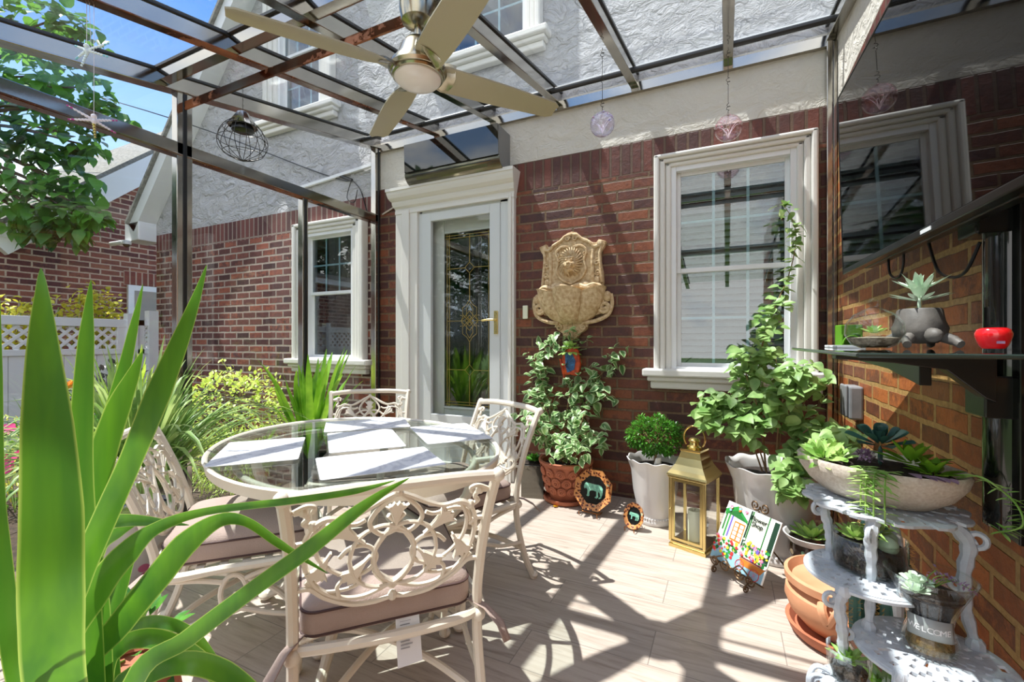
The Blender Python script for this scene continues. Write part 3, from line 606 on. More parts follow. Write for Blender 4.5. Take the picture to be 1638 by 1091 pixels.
# ------------------------------------------------------------------ oval table with glass top
TX, TY, TA = -1.444, 1.461, R(155.5)
t = thing('dining_table', 'oval glass-topped dining table with cream metal rim and curved legs', 'table', (TX, TY, 0), TA)
EA, EB = .709, .549
el = lambda a, b, z, n=72: [(a*math.cos(2*pi*i/n), b*math.sin(2*pi*i/n), z) for i in range(n)]
m = M(); secs = [(0, .728), (.006, .742), (.0, .748), (-.012, .742), (-.016, .725), (-.012, .705), (-.004, .705)]; vs = []
for d, z in secs: vs += el(EA+d, EB+d, z)
k = len(secs); m.add(vs, [(i*72+j, i*72+(j+1) % 72, ((i+1) % k)*72+(j+1) % 72, ((i+1) % k)*72+j) for i in range(k) for j in range(72)])
for d in (.1,): m.tube(el(EA-d, EB-d, .70), .011, 8, closed=True)
for q in range(4):
    a = pi/4+q*pi/2; m.tube([((EA-.1)*math.cos(a), (EB-.1)*math.sin(a), .70), ((EA-.01)*math.cos(a), (EB-.01)*math.sin(a), .712)], .012, 8)
m.build('rim', 'cream', t, angle=60)
m = M(); vs = el(EA-.013, EB-.013, .733)+el(EA-.013, EB-.013, .741); m.add(vs, [tuple(range(71, -1, -1)), tuple(range(72, 144))], 0); m.add(vs, [(i, (i+1) % 72, 72+(i+1) % 72, 72+i) for i in range(72)], 1)
m.build('glass_top', ['table_glass', 'edge_glass'], t, smooth=False)
for q in range(4):
    a = pi/4+q*pi/2; c, s = math.cos(a), math.sin(a); rx, ry = EA-.1, EB-.1
    m = M().tube(bez([(rx*c, ry*s, .70), (rx*c*.93, ry*s*.93, .55), (rx*c*.62, ry*s*.62, .36), (rx*c*.5, ry*s*.5, .22), (rx*c*.66, ry*s*.66, .09), (rx*c*.86, ry*s*.86, .025)], 6), [.022, .02, .019, .02, .02, .018], 10)
    m.sph((rx*c*.88, ry*s*.88, .025), .031, 10, sc=(1, 1, .8)); m.build('leg', 'cream', t)
m = M().tube(el((EA-.1)*.5, (EB-.1)*.5, .25, 40), .013, 8, closed=True); m.tube(el((EA-.1)*.25, (EB-.1)*.25, .25, 30), .009, 8, closed=True)
for q in range(4): a = q*pi/2; m.tube([((EA-.1)*.5*math.cos(a), (EB-.1)*.5*math.sin(a), .25), ((EA-.1)*.25*math.cos(a), (EB-.1)*.25*math.sin(a), .25)], .009, 8)
m.build('stretcher', 'cream', t)
def marble():
    m = mat('marble_print_placemat', 'f0f0f0', .35); nt = m.node_tree; b = nt.nodes['Principled BSDF']; t = N(nt, 'ShaderNodeTexCoord')
    n = N(nt, 'ShaderNodeTexNoise'); n.inputs['Scale'].default_value = 5; n.inputs['Detail'].default_value = 8; n.inputs['Distortion'].default_value = 1.5; nt.links.new(t.outputs['Object'], n.inputs['Vector'])
    r = ramp(nt, [(.44, srgb('eeeff2')), (.495, srgb('c9ccd4')), (.51, srgb('e4e6ea')), (.6, srgb('f2f3f5'))], n.outputs['Fac']); nt.links.new(r.outputs[0], b.inputs['Base Color']); return m
MT['marble'] = marble()
for (cx, cy, a, lab) in ((-1.672, 1.177, 137, 'white marble-print placemat at the left end of the glass table'), (-1.700, 1.79, 46, 'white marble-print placemat at the far edge of the table'),
                    (-1.447, 1.505, 139, 'white marble-print placemat lying in the middle of the table'), (-1.132, 1.252, 52, 'white marble-print placemat nearest the chair with the tag'), (-1.194, 1.796, 139, 'white marble-print placemat at the right end of the table')):
    hw, hh, r = .205, .148, .012; po = []
    for (sx, sy, a0) in ((1, 1, 0), (-1, 1, 90), (-1, -1, 180), (1, -1, 270)):
        for i in range(4): q = R(a0+30*i); po.append((sx*(hw-r)+r*math.cos(q), sy*(hh-r)+r*math.sin(q)))
    m = M().prism(po, 0, .002, 'XY'); o = m.build('placemat', 'marble', smooth=False); o.location = (cx, cy, .7485); o.rotation_euler = (0, 0, R(a)); tag(o, lab, 'placemat', 'marble placemats on the table')

# ------------------------------------------------------------------ ceiling fan
FX, FY, FZ = -1.215, 1.585, 2.36
t = thing('ceiling_fan', 'x', 'fan', (FX, FY, FZ))
t['label'] = 'nickel ceiling fan with four champagne blades and a round opal light'
zt = RZ(FY)-FZ
M().lathe([(.0, zt-.002), (.078, zt-.004), (.080, zt-.12), (.070, zt-.17), (.03, zt-.19)], 24).build('canopy', 'nickel', t)
M().tube([(0, 0, .08), (0, 0, zt-.1)], .016, 12).build('downrod', 'nickel', t)
M().lathe([(.03, .14), (.055, .13), (.075, .10), (.095, .05), (.12, .02), (.126, 0), (.118, -.012), (.105, -.016), (.02, -.018)], 36).build('motor_housing', 'nickel', t)
M().lathe([(.108, -.012), (.113, -.018), (.11, -.026), (.095, -.03)], 36).build('light_ring', 'nickel', t)
M().lathe([(.102, -.022), (.100, -.035), (.085, -.05), (.05, -.06), (.0, -.063)], 36).build('light_diffuser', 'opal', t)
angs = ANG = (53, 146, 236, 327)
for a in ANG:
    root = M(); c, s = math.cos(R(a)), math.sin(R(a))
    def Q(r, wv, tw, dz): # point on blade
        return (r*c-wv*math.cos(tw)*s, r*s+wv*math.cos(tw)*c, dz+wv*math.sin(tw))
    secs = [(.10, .052, -.5), (.14, .06, -.42), (.20, .065, -.30), (.30, .068, -.24), (.42, .066, -.22), (.55, .060, -.2), (.68, .054, -.2), (.71, .034, -.2)]
    vs = []
    for r, hw, tw in secs:
        for off in (.0035, -.0035):
            for f in (-1, -.5, 0, .5, 1): vs.append(Q(r, hw*f+(.02 if r < .15 else 0)*0, tw, .005+off-.006*f*f))
    fs = []
    for i in range(len(secs)-1):
        for j in range(4): fs += [(10*i+j, 10*i+j+1, 10*i+11+j, 10*i+10+j), (10*i+5+j, 10*i+15+j, 10*i+16+j, 10*i+6+j)]
        fs += [(10*i, 10*i+10, 10*i+15, 10*i+5), (10*i+4, 10*i+9, 10*i+19, 10*i+14)]
    k = len(secs)-1; fs += [(0, 5, 6, 7, 8, 9, 4, 3, 2, 1), tuple(10*k+q for q in (0, 1, 2, 3, 4, 9, 8, 7, 6, 5))]
    bl = root.add(vs, fs).build('blade', 'fan_blade', t, angle=50)
    hd = M(); vs = []
    for r, hw, tw in ((.085, .05, -.55), (.12, .062, -.5), (.155, .066, -.40), (.175, .055, -.36)):
        for off in (.011, -.009):
            for f in (-1, -.4, .4, 1): vs.append(Q(r+(-.02*abs(f) if r > .16 else 0), hw*f, tw, .005+off*(1-.35*f*f)))
    fs = []
    for i in range(3):
        for j in range(3): fs += [(8*i+j, 8*i+j+1, 8*i+9+j, 8*i+8+j), (8*i+4+j, 8*i+12+j, 8*i+13+j, 8*i+5+j)]
        fs += [(8*i, 8*i+8, 8*i+12, 8*i+4), (8*i+3, 8*i+7, 8*i+15, 8*i+11)]
    fs += [(24, 25, 26, 27, 31, 30, 29, 28)]
    hd.add(vs, fs).build('blade_holder', 'nickel', bl)

# ------------------------------------------------------------------ television on a floating column
yaw, tilt = .0376, .0264
t = thing('television', 'large black flat-screen television reflecting the window', 'television', (.437+.0, 2.300, 1.475))
# local: x = along the screen towards the camera, z = up, y = out of the back
t.rotation_euler = (0, 0, 0)
dx = Vector((math.sin(yaw), -math.cos(yaw), 0)); nn = Vector((-math.cos(tilt)*math.cos(yaw), -math.cos(tilt)*math.sin(yaw), -math.sin(tilt))); up = nn.cross(dx)*-1
if up.z < 0: up = -up
mw = Matrix((dx, -nn, up)).transposed().to_4x4(); mw.translation = Vector((.4455, 2.312, 1.488))-up*.022-dx*.008; t.matrix_world = mw
Wd, Hd = 1.235, .752
M().box(.008, Wd-.008, 0, .004, .022, Hd-.008).build('screen', 'black_gloss', t, smooth=False)
m = M().frame(0, Wd, 0, Hd, .009, -.002, .03, wb=.021); m.box(.005, Wd-.005, .004, .035, .005, Hd-.005); m.box(.15, Wd-.15, .035, .065, .0, .45); m.build('casing', 'black', t, smooth=False, bevel=.003)
M().box(Wd/2+.14, Wd/2+.2, -.0035, -.001, .004, .014).build('sensor_window', 'vinyl', t, smooth=False)
m = M().tube(bez([(.35, .05, .02), (.36, .05, -.05), (.40, .06, -.07), (.44, .06, -.04), (.45, .06, .01)], 6), .004, 6); m.build('cable', 'black', t); m = M().tube(bez([(.62, .06, .02), (.66, .07, -.09), (.76, .08, -.11), (.82, .09, -.04)], 6), .004, 6); m.build('cable', 'black', t)
MT['pole'] = mat('black_pole', '121413', .16, .2, coat=.6)
t = thing('equipment_column', 'black wall column with glass side strip carrying the television and shelf', 'mount', (.598, 1.494, 0))
P = [(-.032*math.cos(R(a)), .045*math.sin(R(a))) for a in range(-90, 91, 15)]
m = M().prism([(x+.005, y) for x, y in P], .735, 1.80, 'XY'); m.build('cable_cover', 'pole', t)
M().box(.004, .025, -.075, .075, .715, 1.86).build('back_plate', 'black_metal', t, smooth=False, bevel=.003)
M().box(-.045, .02, -.05, .05, 1.0, 1.10).build('bracket_collar', 'black', t, smooth=False, bevel=.004)
m = M().box(-.09, .022, -.09, .09, 1.50, 1.62); m.box(-.06, .02, -.05, .05, 1.44, 1.50); m.build('arm_housing', 'black_metal', t, smooth=False, bevel=.006)
m = M().beam((0, 0, 1.80), (-.075, 0, 1.80), .04, .12); m.beam((-.05, -.2, 1.80), (-.05, .2, 1.80), .015, .06); m.build('swing_arm', 'black_metal', t, smooth=False)
# glass shelf
t = thing('wall_shelf', 'smoked glass shelf below the television holding planters and a red bowl', 'shelf', (.40, 1.55, 1.158))
MT['smoked'] = glassmat('smoked_glass', (.25, .28, .27), 1.2, base=.08)
po = [(-.20, -.62), (.18, -.62), (.18, .50), (.05, 1.00), (-.02, 1.08), (-.07, 1.10), (-.10, 1.06), (-.20, .2)]
m = M().prism(po, -.004, .004, 'XY'); m.build('glass_panel', ['smoked'], t, smooth=False)
m = M(); [m.tube([(po[i][0], po[i][1], 0), (po[(i+1) % 8][0], po[(i+1) % 8][1], 0)], .004, 6) for i in range(8)]; m.build('glass_rim', 'edge_glass2', t)
m = M().prism([(.17, -.06), (.17, -.012), (-.14, -.012), (-.14, -.022), (-.02, -.03), (.08, -.045), (.15, -.11), (.17, -.12)], -.12, -.07, 'XZ'); m.prism([(-.05, -.012), (.95, -.012), (.95, -.03), (.6, -.045), (.2, -.06), (-.05, -.09)], .05, .075, 'YZ'); m.build('bracket', 'black', t, smooth=False, bevel=.002)

# ------------------------------------------------------------------ wall air conditioner over the door
t = thing('air_conditioner', 'mirror-fronted wall air conditioner above the white door cornice', 'air conditioner', (-2.14, WY, 2.62))
MT['mirror'] = mat('dark_mirror_panel', '101413', .03, spec=.9, coat=.6); MT['ac_metal'] = mat('champagne_metal_trim', '7d7a68', .25, .8); MT['ac_side'] = mat('grey_side_panel', '7c7c7a', .4)
w = .475
m = M().prism([(0, 0), (-.10, -.01), (-.17, .02), (-.20, .05), (-.215, .12), (-.222, .33), (0, .33)], -w, w, 'YZ'); m.build('body', 'ac_side', t, smooth=False, bevel=.006)
m = M().add([(-w, -.222, .085), (w, -.222, .085), (w, -.232, .33), (-w, -.232, .33), (-w, -.212, .085), (w, -.212, .085), (w, -.222, .33), (-w, -.222, .33)], [(0, 1, 2, 3), (7, 6, 5, 4), (0, 4, 5, 1), (1, 5, 6, 2), (2, 6, 7, 3), (3, 7, 4, 0)]); m.build('mirror_panel', 'mirror', t, smooth=False)
m = M()
vs = []; pr = [(-.208, .088), (-.214, .065), (-.204, .035), (-.175, .005), (-.14, -.012), (-.10, -.018), (-.05, -.015)]
for x in (-w-.004, w+.004): vs += [(x, y, z) for y, z in pr]
m.add(vs, [(i, i+1, i+8, i+7) for i in range(6)]); m.build('outlet_lip', 'ac_metal', t, solid=.006, angle=80)
m = M().beam((-.40, -.211, .052), (.40, -.211, .052), .008, .006); m.build('air_slot', 'black', t)
m = M().beam((-.36, -.196, .026), (.36, -.196, .026), .012, .028, up=(0, -.6, .8)); m.build('louver', 'ac_metal', t, smooth=False)
tag(M().tube(bez([(-2.62, 3.42, 2.61), (-2.75, 3.43, 2.56), (-2.90, 3.43, 2.50), (-3.06, 3.43, 2.44)], 5), .008, 8).build('drain_hose', 'bowl'), 'beige drain hose running from the air conditioner to the corner post', 'hose')
# ------------------------------------------------------------------ plants and pots
MT['vine_leaf'] = leafmat('sage_vine_leaf', '6a9448', 'a4c27c', rough=.45, tr=.3, vs=14)
MT['var_leaf'] = leafmat('variegated_leaf', '3f7236', '86aa68', rough=.4, tr=.3, vs=14, edge='bed2a0')
MT['box_leaf'] = leafmat('boxwood_leaf', '2f6a1e', '5c9a34', rough=.3, tr=.25, vs=25)
MT['succ'] = leafmat('succulent_green', '7fae4e', 'b4d07c', rough=.45, tr=.15, vs=20)
MT['succ_dark'] = leafmat('blue_green_succulent', '2f5350', '4d7a6c', rough=.4, tr=.05, vs=10)
MT['succ_pale'] = leafmat('pale_succulent', 'a8c4a8', 'd2e2cc', rough=.45, tr=.1, vs=20)
MT['succ_purple'] = leafmat('mauve_succulent', '7a5c7c', 'a3839e', rough=.5, tr=.05, vs=20)
MT['aloe'] = leafmat('bright_strap_leaf', '4f8a1c', '8fc43c', rough=.35, tr=.3, vs=6)
MT['yucca'] = leafmat('glossy_strap_leaf', '3f7c2a', '579628', rough=.3, tr=.38, vs=2, streak=(14, 14, 1.0), edge='a8c860')
MT['grassy'] = leafmat('grassy_leaf', '5a8a3c', 'b4cc84', rough=.4, tr=.35, vs=5)
MT['spine'] = mat('golden_spine', 'c9a25e', .6)
MT['pink'] = leafmat('pink_petal', 'd81a78', 'f04a9a', rough=.5, tr=.3)
MT['pebble'] = mat('pebbles', 'b0a290', .7, col2='6b5c4e', vscale=60, bump=.8, bscale=90)
def rdir(): 
    a = U(0, 2*pi); z = U(-1, 1); q = math.sqrt(1-z*z); return Vector((q*math.cos(a), q*math.sin(a), z))
def leaves_on(m, paths, n, L, kind='heart', spread=.05, droop=.5, out=None, W=.8, mi=0):
    tot = []
    for p in paths:
        for i in range(len(p)-1): tot.append((p[i], p[i+1]))
    for _ in range(n):
        a, b = random.choice(tot); q = a.lerp(b, U(0, 1)); d = rdir(); d.z = d.z*.5-droop*.6
        if out is not None: d += Vector(out)*U(.2, .9)
        d.normalize(); l = U(*L); o = q+Vector((U(-1, 1), U(-1, 1), U(-1, 1)))*spread
        m.leaf(o, d, Vector((U(-.5, .5), U(-.5, .2)-.3, 1)), l, l*W*U(.85, 1.1), kind, U(.05, .3), mi)
def vine_plant(name, label, loc, stems, n, L, leafm, stemm='stem', ymax=3.41, edge=False, out=(0, -.5, .1), spread=.05, rs=(.005, .0015)):
    t = thing(name, label, 'plant', loc); o = Vector(loc); P = []
    m = M()
    for s in stems:
        p = bez([Vector(q)-o for q in s], 5); P.append(p); k = len(p); m.tube(p, [rs[0]+(rs[1]-rs[0])*i/k for i in range(k)], 5)
    m.build('stems', stemm, t)
    m = M(); 
    if edge: m.edge = []
    leaves_on(m, [p[4:] for p in P], n, L, out=out, spread=spread)
    for i, v in enumerate(m.v):
        if v.y+o.y > ymax: v.y = ymax-o.y-.002*(i % 5)
        if v.x+o.x > .615: v.x = .615-o.x
    m.build('foliage', leafm, t, sub=1); return t
def rosette(m, c, r, n, L, W, tilt=(.2, 1.1), kind='spoon', mi=0, layers=3, up=None):
    Rm = Vector((0, 0, 1)).rotation_difference(Vector(up).normalized()).to_matrix() if up else Matrix.Identity(3); c = Vector(c)
    for k in range(layers):
        el_ = tilt[0]+(tilt[1]-tilt[0])*k/max(1, layers-1); nn_ = max(3, int(n*(1-k*.18)))
        for i in range(nn_):
            a = 2*pi*(i+.5*k)/nn_+U(-.1, .1); d = Vector((math.cos(a)*math.cos(el_), math.sin(a)*math.cos(el_), math.sin(el_)))
            m.leaf(c+Rm @ (d*r), Rm @ d, Rm @ Vector((0, 0, 1)), L*(1-k*.2)*U(.9, 1.1), W, kind, -.15, mi, fold=.25)
# --- terracotta pot moulded with roses, with vine
rp = thing('flower_pot', 'terracotta pot moulded with rows of roses on its saucer against the wall', 'pot', (-1.085, 3.20, 0))
M().lathe([(.0, .0), (.15, 0), (.165, .012), (.17, .035), (.155, .035), (.15, .02), (.0, .02)], 32).build('saucer', 'terracotta', rp)
M().lathe([(.0, .022), (.115, .022), (.125, .05), (.15, .16), (.185, .275), (.20, .285), (.205, .305), (.19, .31), (.175, .30), (.17, .26), (.0, .255)], 36).build('body', 'terracotta', rp)
m = M()
for row, (z, r, q) in enumerate(((.10, .148, .034), (.165, .164, .038), (.232, .182, .034))):
    for i in range(13):
        a = 2*pi*(i+.5*(row % 2))/13; c = Vector((r*math.cos(a), r*math.sin(a), z)); n_ = Vector((math.cos(a), math.sin(a), -.25)).normalized(); u_ = n_.cross(Vector((0, 0, 1))).normalized(); v_ = n_.cross(u_)
        for rr_, rt, off in ((q*.8, .008, 0), (q*.45, .007, .006)):
            m.tube([c+n_*off+u_*rr_*math.cos(b*pi/5)+v_*rr_*math.sin(b*pi/5) for b in range(10)], rt, 5, closed=True)
        m.sph(c+n_*.008, .007, 6)
m.build('rose_relief', 'terracotta', rp)
M().lathe([(.0, .27), (.168, .268)], 24, cap=False).build('soil', 'soil', rp)
st = [[(-1.11, 3.22, .28), (-1.12, 3.30, .6), (-1.08, 3.36, .9), (-1.05, 3.38, 1.24)], [(-1.06, 3.22, .28), (-1.0, 3.30, .6), (-.93, 3.36, .85), (-.80, 3.38, 1.0), (-.72, 3.38, 1.12)],
      [(-1.13, 3.2, .28), (-1.2, 3.25, .55), (-1.30, 3.33, .8), (-1.36, 3.36, 1.02), (-1.28, 3.38, 1.15), (-1.12, 3.38, 1.22)], [(-1.1, 3.18, .28), (-1.22, 3.1, .5), (-1.32, 3.08, .62), (-1.38, 3.1, .56)],
      [(-1.06, 3.2, .28), (-.98, 3.18, .5), (-.93, 3.25, .72), (-.80, 3.34, .83)], [(-1.09, 3.16, .28), (-1.1, 3.06, .42), (-1.0, 3.0, .46), (-.92, 3.04, .38)], [(-1.13, 3.2, .3), (-1.25, 3.2, .45), (-1.33, 3.15, .48)], [(-1.12, 3.2, .3), (-1.22, 3.22, .6), (-1.34, 3.25, .75), (-1.40, 3.28, .70)], [(-1.08, 3.2, .3), (-1.02, 3.15, .45), (-.90, 3.18, .52), (-.84, 3.2, .48)], [(-1.13, 3.2, .28), (-1.24, 3.3, .7), (-1.38, 3.36, .9), (-1.42, 3.36, 1.05)], [(-1.08, 3.22, .3), (-1.05, 3.3, .55), (-1.0, 3.33, .75), (-.95, 3.35, .95)]]
vine_plant('climbing_vine', 'variegated climbing vine in the rose-moulded pot under the wall fountain', (-1.11, 3.2, .27), st, 700, (.045, .09), 'var_leaf', edge=True, spread=.075)
# --- mirrored cube planter
t = thing('planter', 'mirrored cube planter with a small sprig between the chair and the terracotta pot', 'planter', (-1.34, 3.20, 0), R(12))
MT['mirror_pot'] = mat('aged_mirror', '6c6a64', .08, 1, bump=.15, bscale=12)
m = M().box(-.088, .088, -.088, .088, 0, .25); m.build('body', 'mirror_pot', t, smooth=False, bevel=.003)
M().box(-.08, .08, -.08, .08, .25, .256).build('soil', 'soil', t, smooth=False)
m = M(); rosette(m, (0, 0, .26), .01, 9, .08, .035, kind='oval'); m.build('sprig', 'box_leaf', t)
# --- two scalloped white pots
def scallop_pot(name, label, loc, Rt, Rb, H, n=11):
    t = thing(name, label, 'pot', loc)
    f = lambda a, r, z, i: (r*(1+(.018*math.cos(n*a) if z > H*.9 else .006*math.cos(n*a) if H*.5 < z <= H*.9 else 0)), .006*math.cos(n*a) if z > H*.93 else 0)
    pr = [(0, 0), (Rb, 0), (Rb*1.04, .012), (Rb*1.04, .028), (Rb*.97, .04), (Rb*.98, .06), (Rb+(Rt-Rb)*.45, H*.5), (Rt*.86, H*.82), (Rt*.94, H*.93), (Rt, H*.985), (Rt*1.01, H), (Rt*.975, H*1.004), (Rt*.90, H*.95), (Rt*.86, H*.86), (0, H*.84)]
    M().lathe(pr, 96, fn=f).build('body', 'ceramic', t, angle=70)
    m = M()
    for i in range(40): a = 2*pi*i/40; m.sph((Rb*1.02*math.cos(a), Rb*1.02*math.sin(a), .045), Rb*.06, 6)
    m.build('beaded_band', 'ceramic', t)
    M().lathe([(0, H*.87), (Rt*.87, H*.865)], 30, cap=False).build('soil', 'soil', t); return t
scallop_pot('flower_pot', 'smaller scalloped white ceramic pot holding the clipped boxwood', (-.426, 3.075, 0), .178, .11, .415)
scallop_pot('flower_pot', 'large scalloped white ceramic pot behind the illustrated tile', (.237, 2.865, 0), .245, .15, .50)
t = thing('boxwood_shrub', 'small round boxwood shrub in the smaller white pot', 'plant', (-.426, 3.075, .35))
m = M().tube([(0, 0, 0), (.004, 0, .08), (-.003, .004, .2)], .008, 7)
for i in range(14): d = rdir(); d.z = abs(d.z)*.8; m.tube([(0, 0, .09+.006*i), Vector((0, 0, .2))+Vector((d.x*.14, d.y*.11, d.z*.1))], .003, 5)
m.build('stems', 'stem', t)
m = M()
for i in range(2600):
    d = rdir(); q = U(.45, 1)**.5; p = Vector((d.x*.185*q, d.y*.15*q, .215+d.z*.125*q+.015*math.sin(9*d.x))); m.leaf(p, (d+rdir()*.8).normalized(), (0, 0, 1), U(.018, .028), U(.011, .016), 'tiny', .1)
m.build('foliage', 'box_leaf', t)
m = M().strap([(.01, -.06, .012), (.03, -.085, .05), (.035, -.09, .09)], [.022, .026, .02], fold=.1); m.build('plant_label', 'tag', t, solid=.001)
st = [[(.20, 2.88, .46), (.18, 2.92, .75), (.17, 2.98, .98), (.2, 3.08, 1.19), (.27, 3.16, 1.40), (.345, 3.22, 1.59), (.386, 3.24, 1.80), (.366, 3.24, 1.94), (.305, 3.22, 2.05)],
      [(.24, 2.86, .46), (.28, 2.88, .8), (.25, 2.93, 1.1)], [(.26, 2.86, .46), (.36, 2.86, .8), (.44, 2.88, 1.0)], [(.18, 2.86, .46), (.08, 2.84, .75), (-.03, 2.84, .86), (-.12, 2.82, .80)],
      [(.2, 2.84, .46), (.12, 2.8, .7), (0, 2.78, .76), (-.13, 2.76, .74)], [(.26, 2.84, .46), (.36, 2.78, .7), (.46, 2.76, .74), (.52, 2.72, .66)], [(.26, 2.82, .46), (.30, 2.70, .54), (.30, 2.63, .49), (.30, 2.60, .44)],
      [(.24, 2.84, .46), (.26, 2.8, .8), (.3, 2.78, .95), (.36, 2.8, 1.04)], [(.26, 2.84, .46), (.36, 2.84, .62), (.44, 2.82, .60), (.48, 2.76, .54)], [(.2, 2.86, .46), (.16, 2.84, .8), (.1, 2.84, 1.0), (.13, 2.86, 1.12)], [(.28, 2.86, .5), (.42, 2.8, .66), (.5, 2.68, .7), (.52, 2.55, .72)]]
v2 = vine_plant('climbing_vine', 'tall pale green vine climbing past the window from the large white pot', (.24, 2.86, .43), st[1:], 1000, (.05, .095), 'vine_leaf', edge=False, spread=.06, out=(-.2, -.6, .1))
m = M(); o = Vector((.24, 2.86, .43)); p = bez([Vector(q)-o for q in st[0]], 6); m.tube(p, [.005-.0035*i/len(p) for i in range(len(p))], 6); m.build('climbing_stem', 'stem', v2)
m = M(); leaves_on(m, [p[10:]], 110, (.045, .075), spread=.03, out=(-.1, -.4, .1)); leaves_on(m, [p[8:26]], 110, (.05, .085), spread=.07, out=(-.1, -.4, .1)); m.build('climbing_leaves', 'vine_leaf', v2, sub=1)
# --- lantern
t = thing('lantern', 'tall polished brass lantern with a pale pillar candle inside', 'lantern', (-.168, 2.80, 0), R(-19.4))
h = .098; m = M().box(-h-.008, h+.008, -h-.008, h+.008, .0, .02); m.box(-h-.002, h+.002, -h-.002, h+.002, .02, .035)
for sx in (-1, 1):
    for sy in (-1, 1): m.box(sx*h-.008, sx*h+.008, sy*h-.008, sy*h+.008, .035, .40)
m.box(-h-.012, h+.012, -h-.012, h+.012, .40, .415); m.build('body', 'brass', t, smooth=False, bevel=.002)
pr = [(1.18, .415), (1.14, .425), (1.0, .445), (.82, .475), (.66, .515), (.56, .55), (.60, .555), (.60, .565)]; vs = []
for f, z in pr: vs += [(-h*f, -h*f, z), (h*f, -h*f, z), (h*f, h*f, z), (-h*f, h*f, z)]
m = M().add(vs, [(i*4+j, i*4+(j+1) % 4, i*4+4+(j+1) % 4, i*4+4+j) for i in range(len(pr)-1) for j in range(4)]+[(28, 29, 30, 31), (3, 2, 1, 0)]); m.build('roof', 'brass', t, smooth=False)
m = M().lathe([(.04, .565), (.042, .575), (.028, .585), (.025, .60), (.034, .607), (.034, .615), (.022, .625), (.0, .628)], 20); m.build('finial', 'brass', t)
m = M().tube([(.062*math.cos(R(a)), 0, .625+.068*math.sin(R(a))) for a in range(-40, 221, 13)], .0055, 8); m.build('ring_handle', 'brass', t)
for k in range(4):
    T_ = Matrix.Rotation(k*pi/2, 4, 'Z')
    m = M(); m.T = T_
    if k == 0: m.frame(-h+.01, h-.01, .045, .395, .014, -h-.006, -h+.006); m.sph((-h+.004, -h-.01, .22), .006, 8); m.build('door_frame', 'brass', t, smooth=False)
    m = M(); m.T = T_; m.box(-h+.01, h-.01, -h-.001, -h+.001, .036, .40); m.build('glass_pane', 'thin_glass', t, smooth=False)
t = thing('candle', 'thick ivory pillar candle standing inside the brass lantern', 'candle', (-.166, 2.80, .036))
M().lathe([(0, 0), (.038, 0), (.038, .165), (.034, .172), (.0, .166)], 24).build('wax', 'candle', t); M().tube([(0, 0, .165), (.002, 0, .18)], .0015, 5).build('wick', 'black', t)
# --- octagonal plates on little easels
MT['plate_rim'] = None
def platemat(name, c1, c2, c3):
    m = mat(name, c1, .25); nt = m.node_tree; b = nt.nodes['Principled BSDF']; t = N(nt, 'ShaderNodeTexCoord'); n = N(nt, 'ShaderNodeTexVoronoi'); n.inputs['Scale'].default_value = 60; nt.links.new(t.outputs['Object'], n.inputs['Vector'])
    r = ramp(nt, [(0, srgb(c3)), (.25, srgb(c2)), (.45, srgb(c1)), (.85, srgb(c1)), (1, srgb(c2))], n.outputs['Distance']); r.color_ramp.interpolation = 'CONSTANT'
    mx = N(nt, 'ShaderNodeMixRGB'); mx.blend_type = 'MIX'; n2 = N(nt, 'ShaderNodeTexNoise'); n2.inputs['Scale'].default_value = 9; nt.links.new(t.outputs['Object'], n2.inputs['Vector']); r2 = ramp(nt, [(.55, (0, 0, 0)), (.6, (1, 1, 1))], n2.outputs['Fac']); nt.links.new(r2.outputs[0], mx.inputs[0]); nt.links.new(r.outputs[0], mx.inputs[1]); mx.inputs[2].default_value = (*srgb('bcd8b4'), 1)
    nt.links.new(mx.outputs[0], b.inputs['Base Color']); return m
MT['plate_rim'] = platemat('patterned_plate_rim', 'c98a50', '7a3a1c', '1d1a18'); MT['plate_dark'] = mat('plate_black_centre', '161718', .2); MT['beast'] = mat('pale_green_painted_animal', '8fc8ac', .4, col2='5f9c88', vscale=60); MT['copper'] = mat('copper_wire', 'a06a3c', .3, .9)
cat_poly = [(-.42, .22), (-.36, .28), (-.2, .27), (0, .25), (.2, .26), (.34, .22), (.42, .10), (.42, -.12), (.38, -.30), (.30, -.34), (.26, -.31), (.33, -.24), (.31, -.12), (.25, -.02), (.22, -.10), (.25, -.26), (.20, -.34), (.12, -.33), (.10, -.29), (.16, -.25), (.14, -.05), (.0, -.02), (-.14, -.04), (-.17, -.12), (-.15, -.26), (-.20, -.31), (-.28, -.29), (-.25, -.22), (-.26, -.05), (-.30, .02), (-.36, .03), (-.40, .0), (-.44, .06), (-.43, .14)]
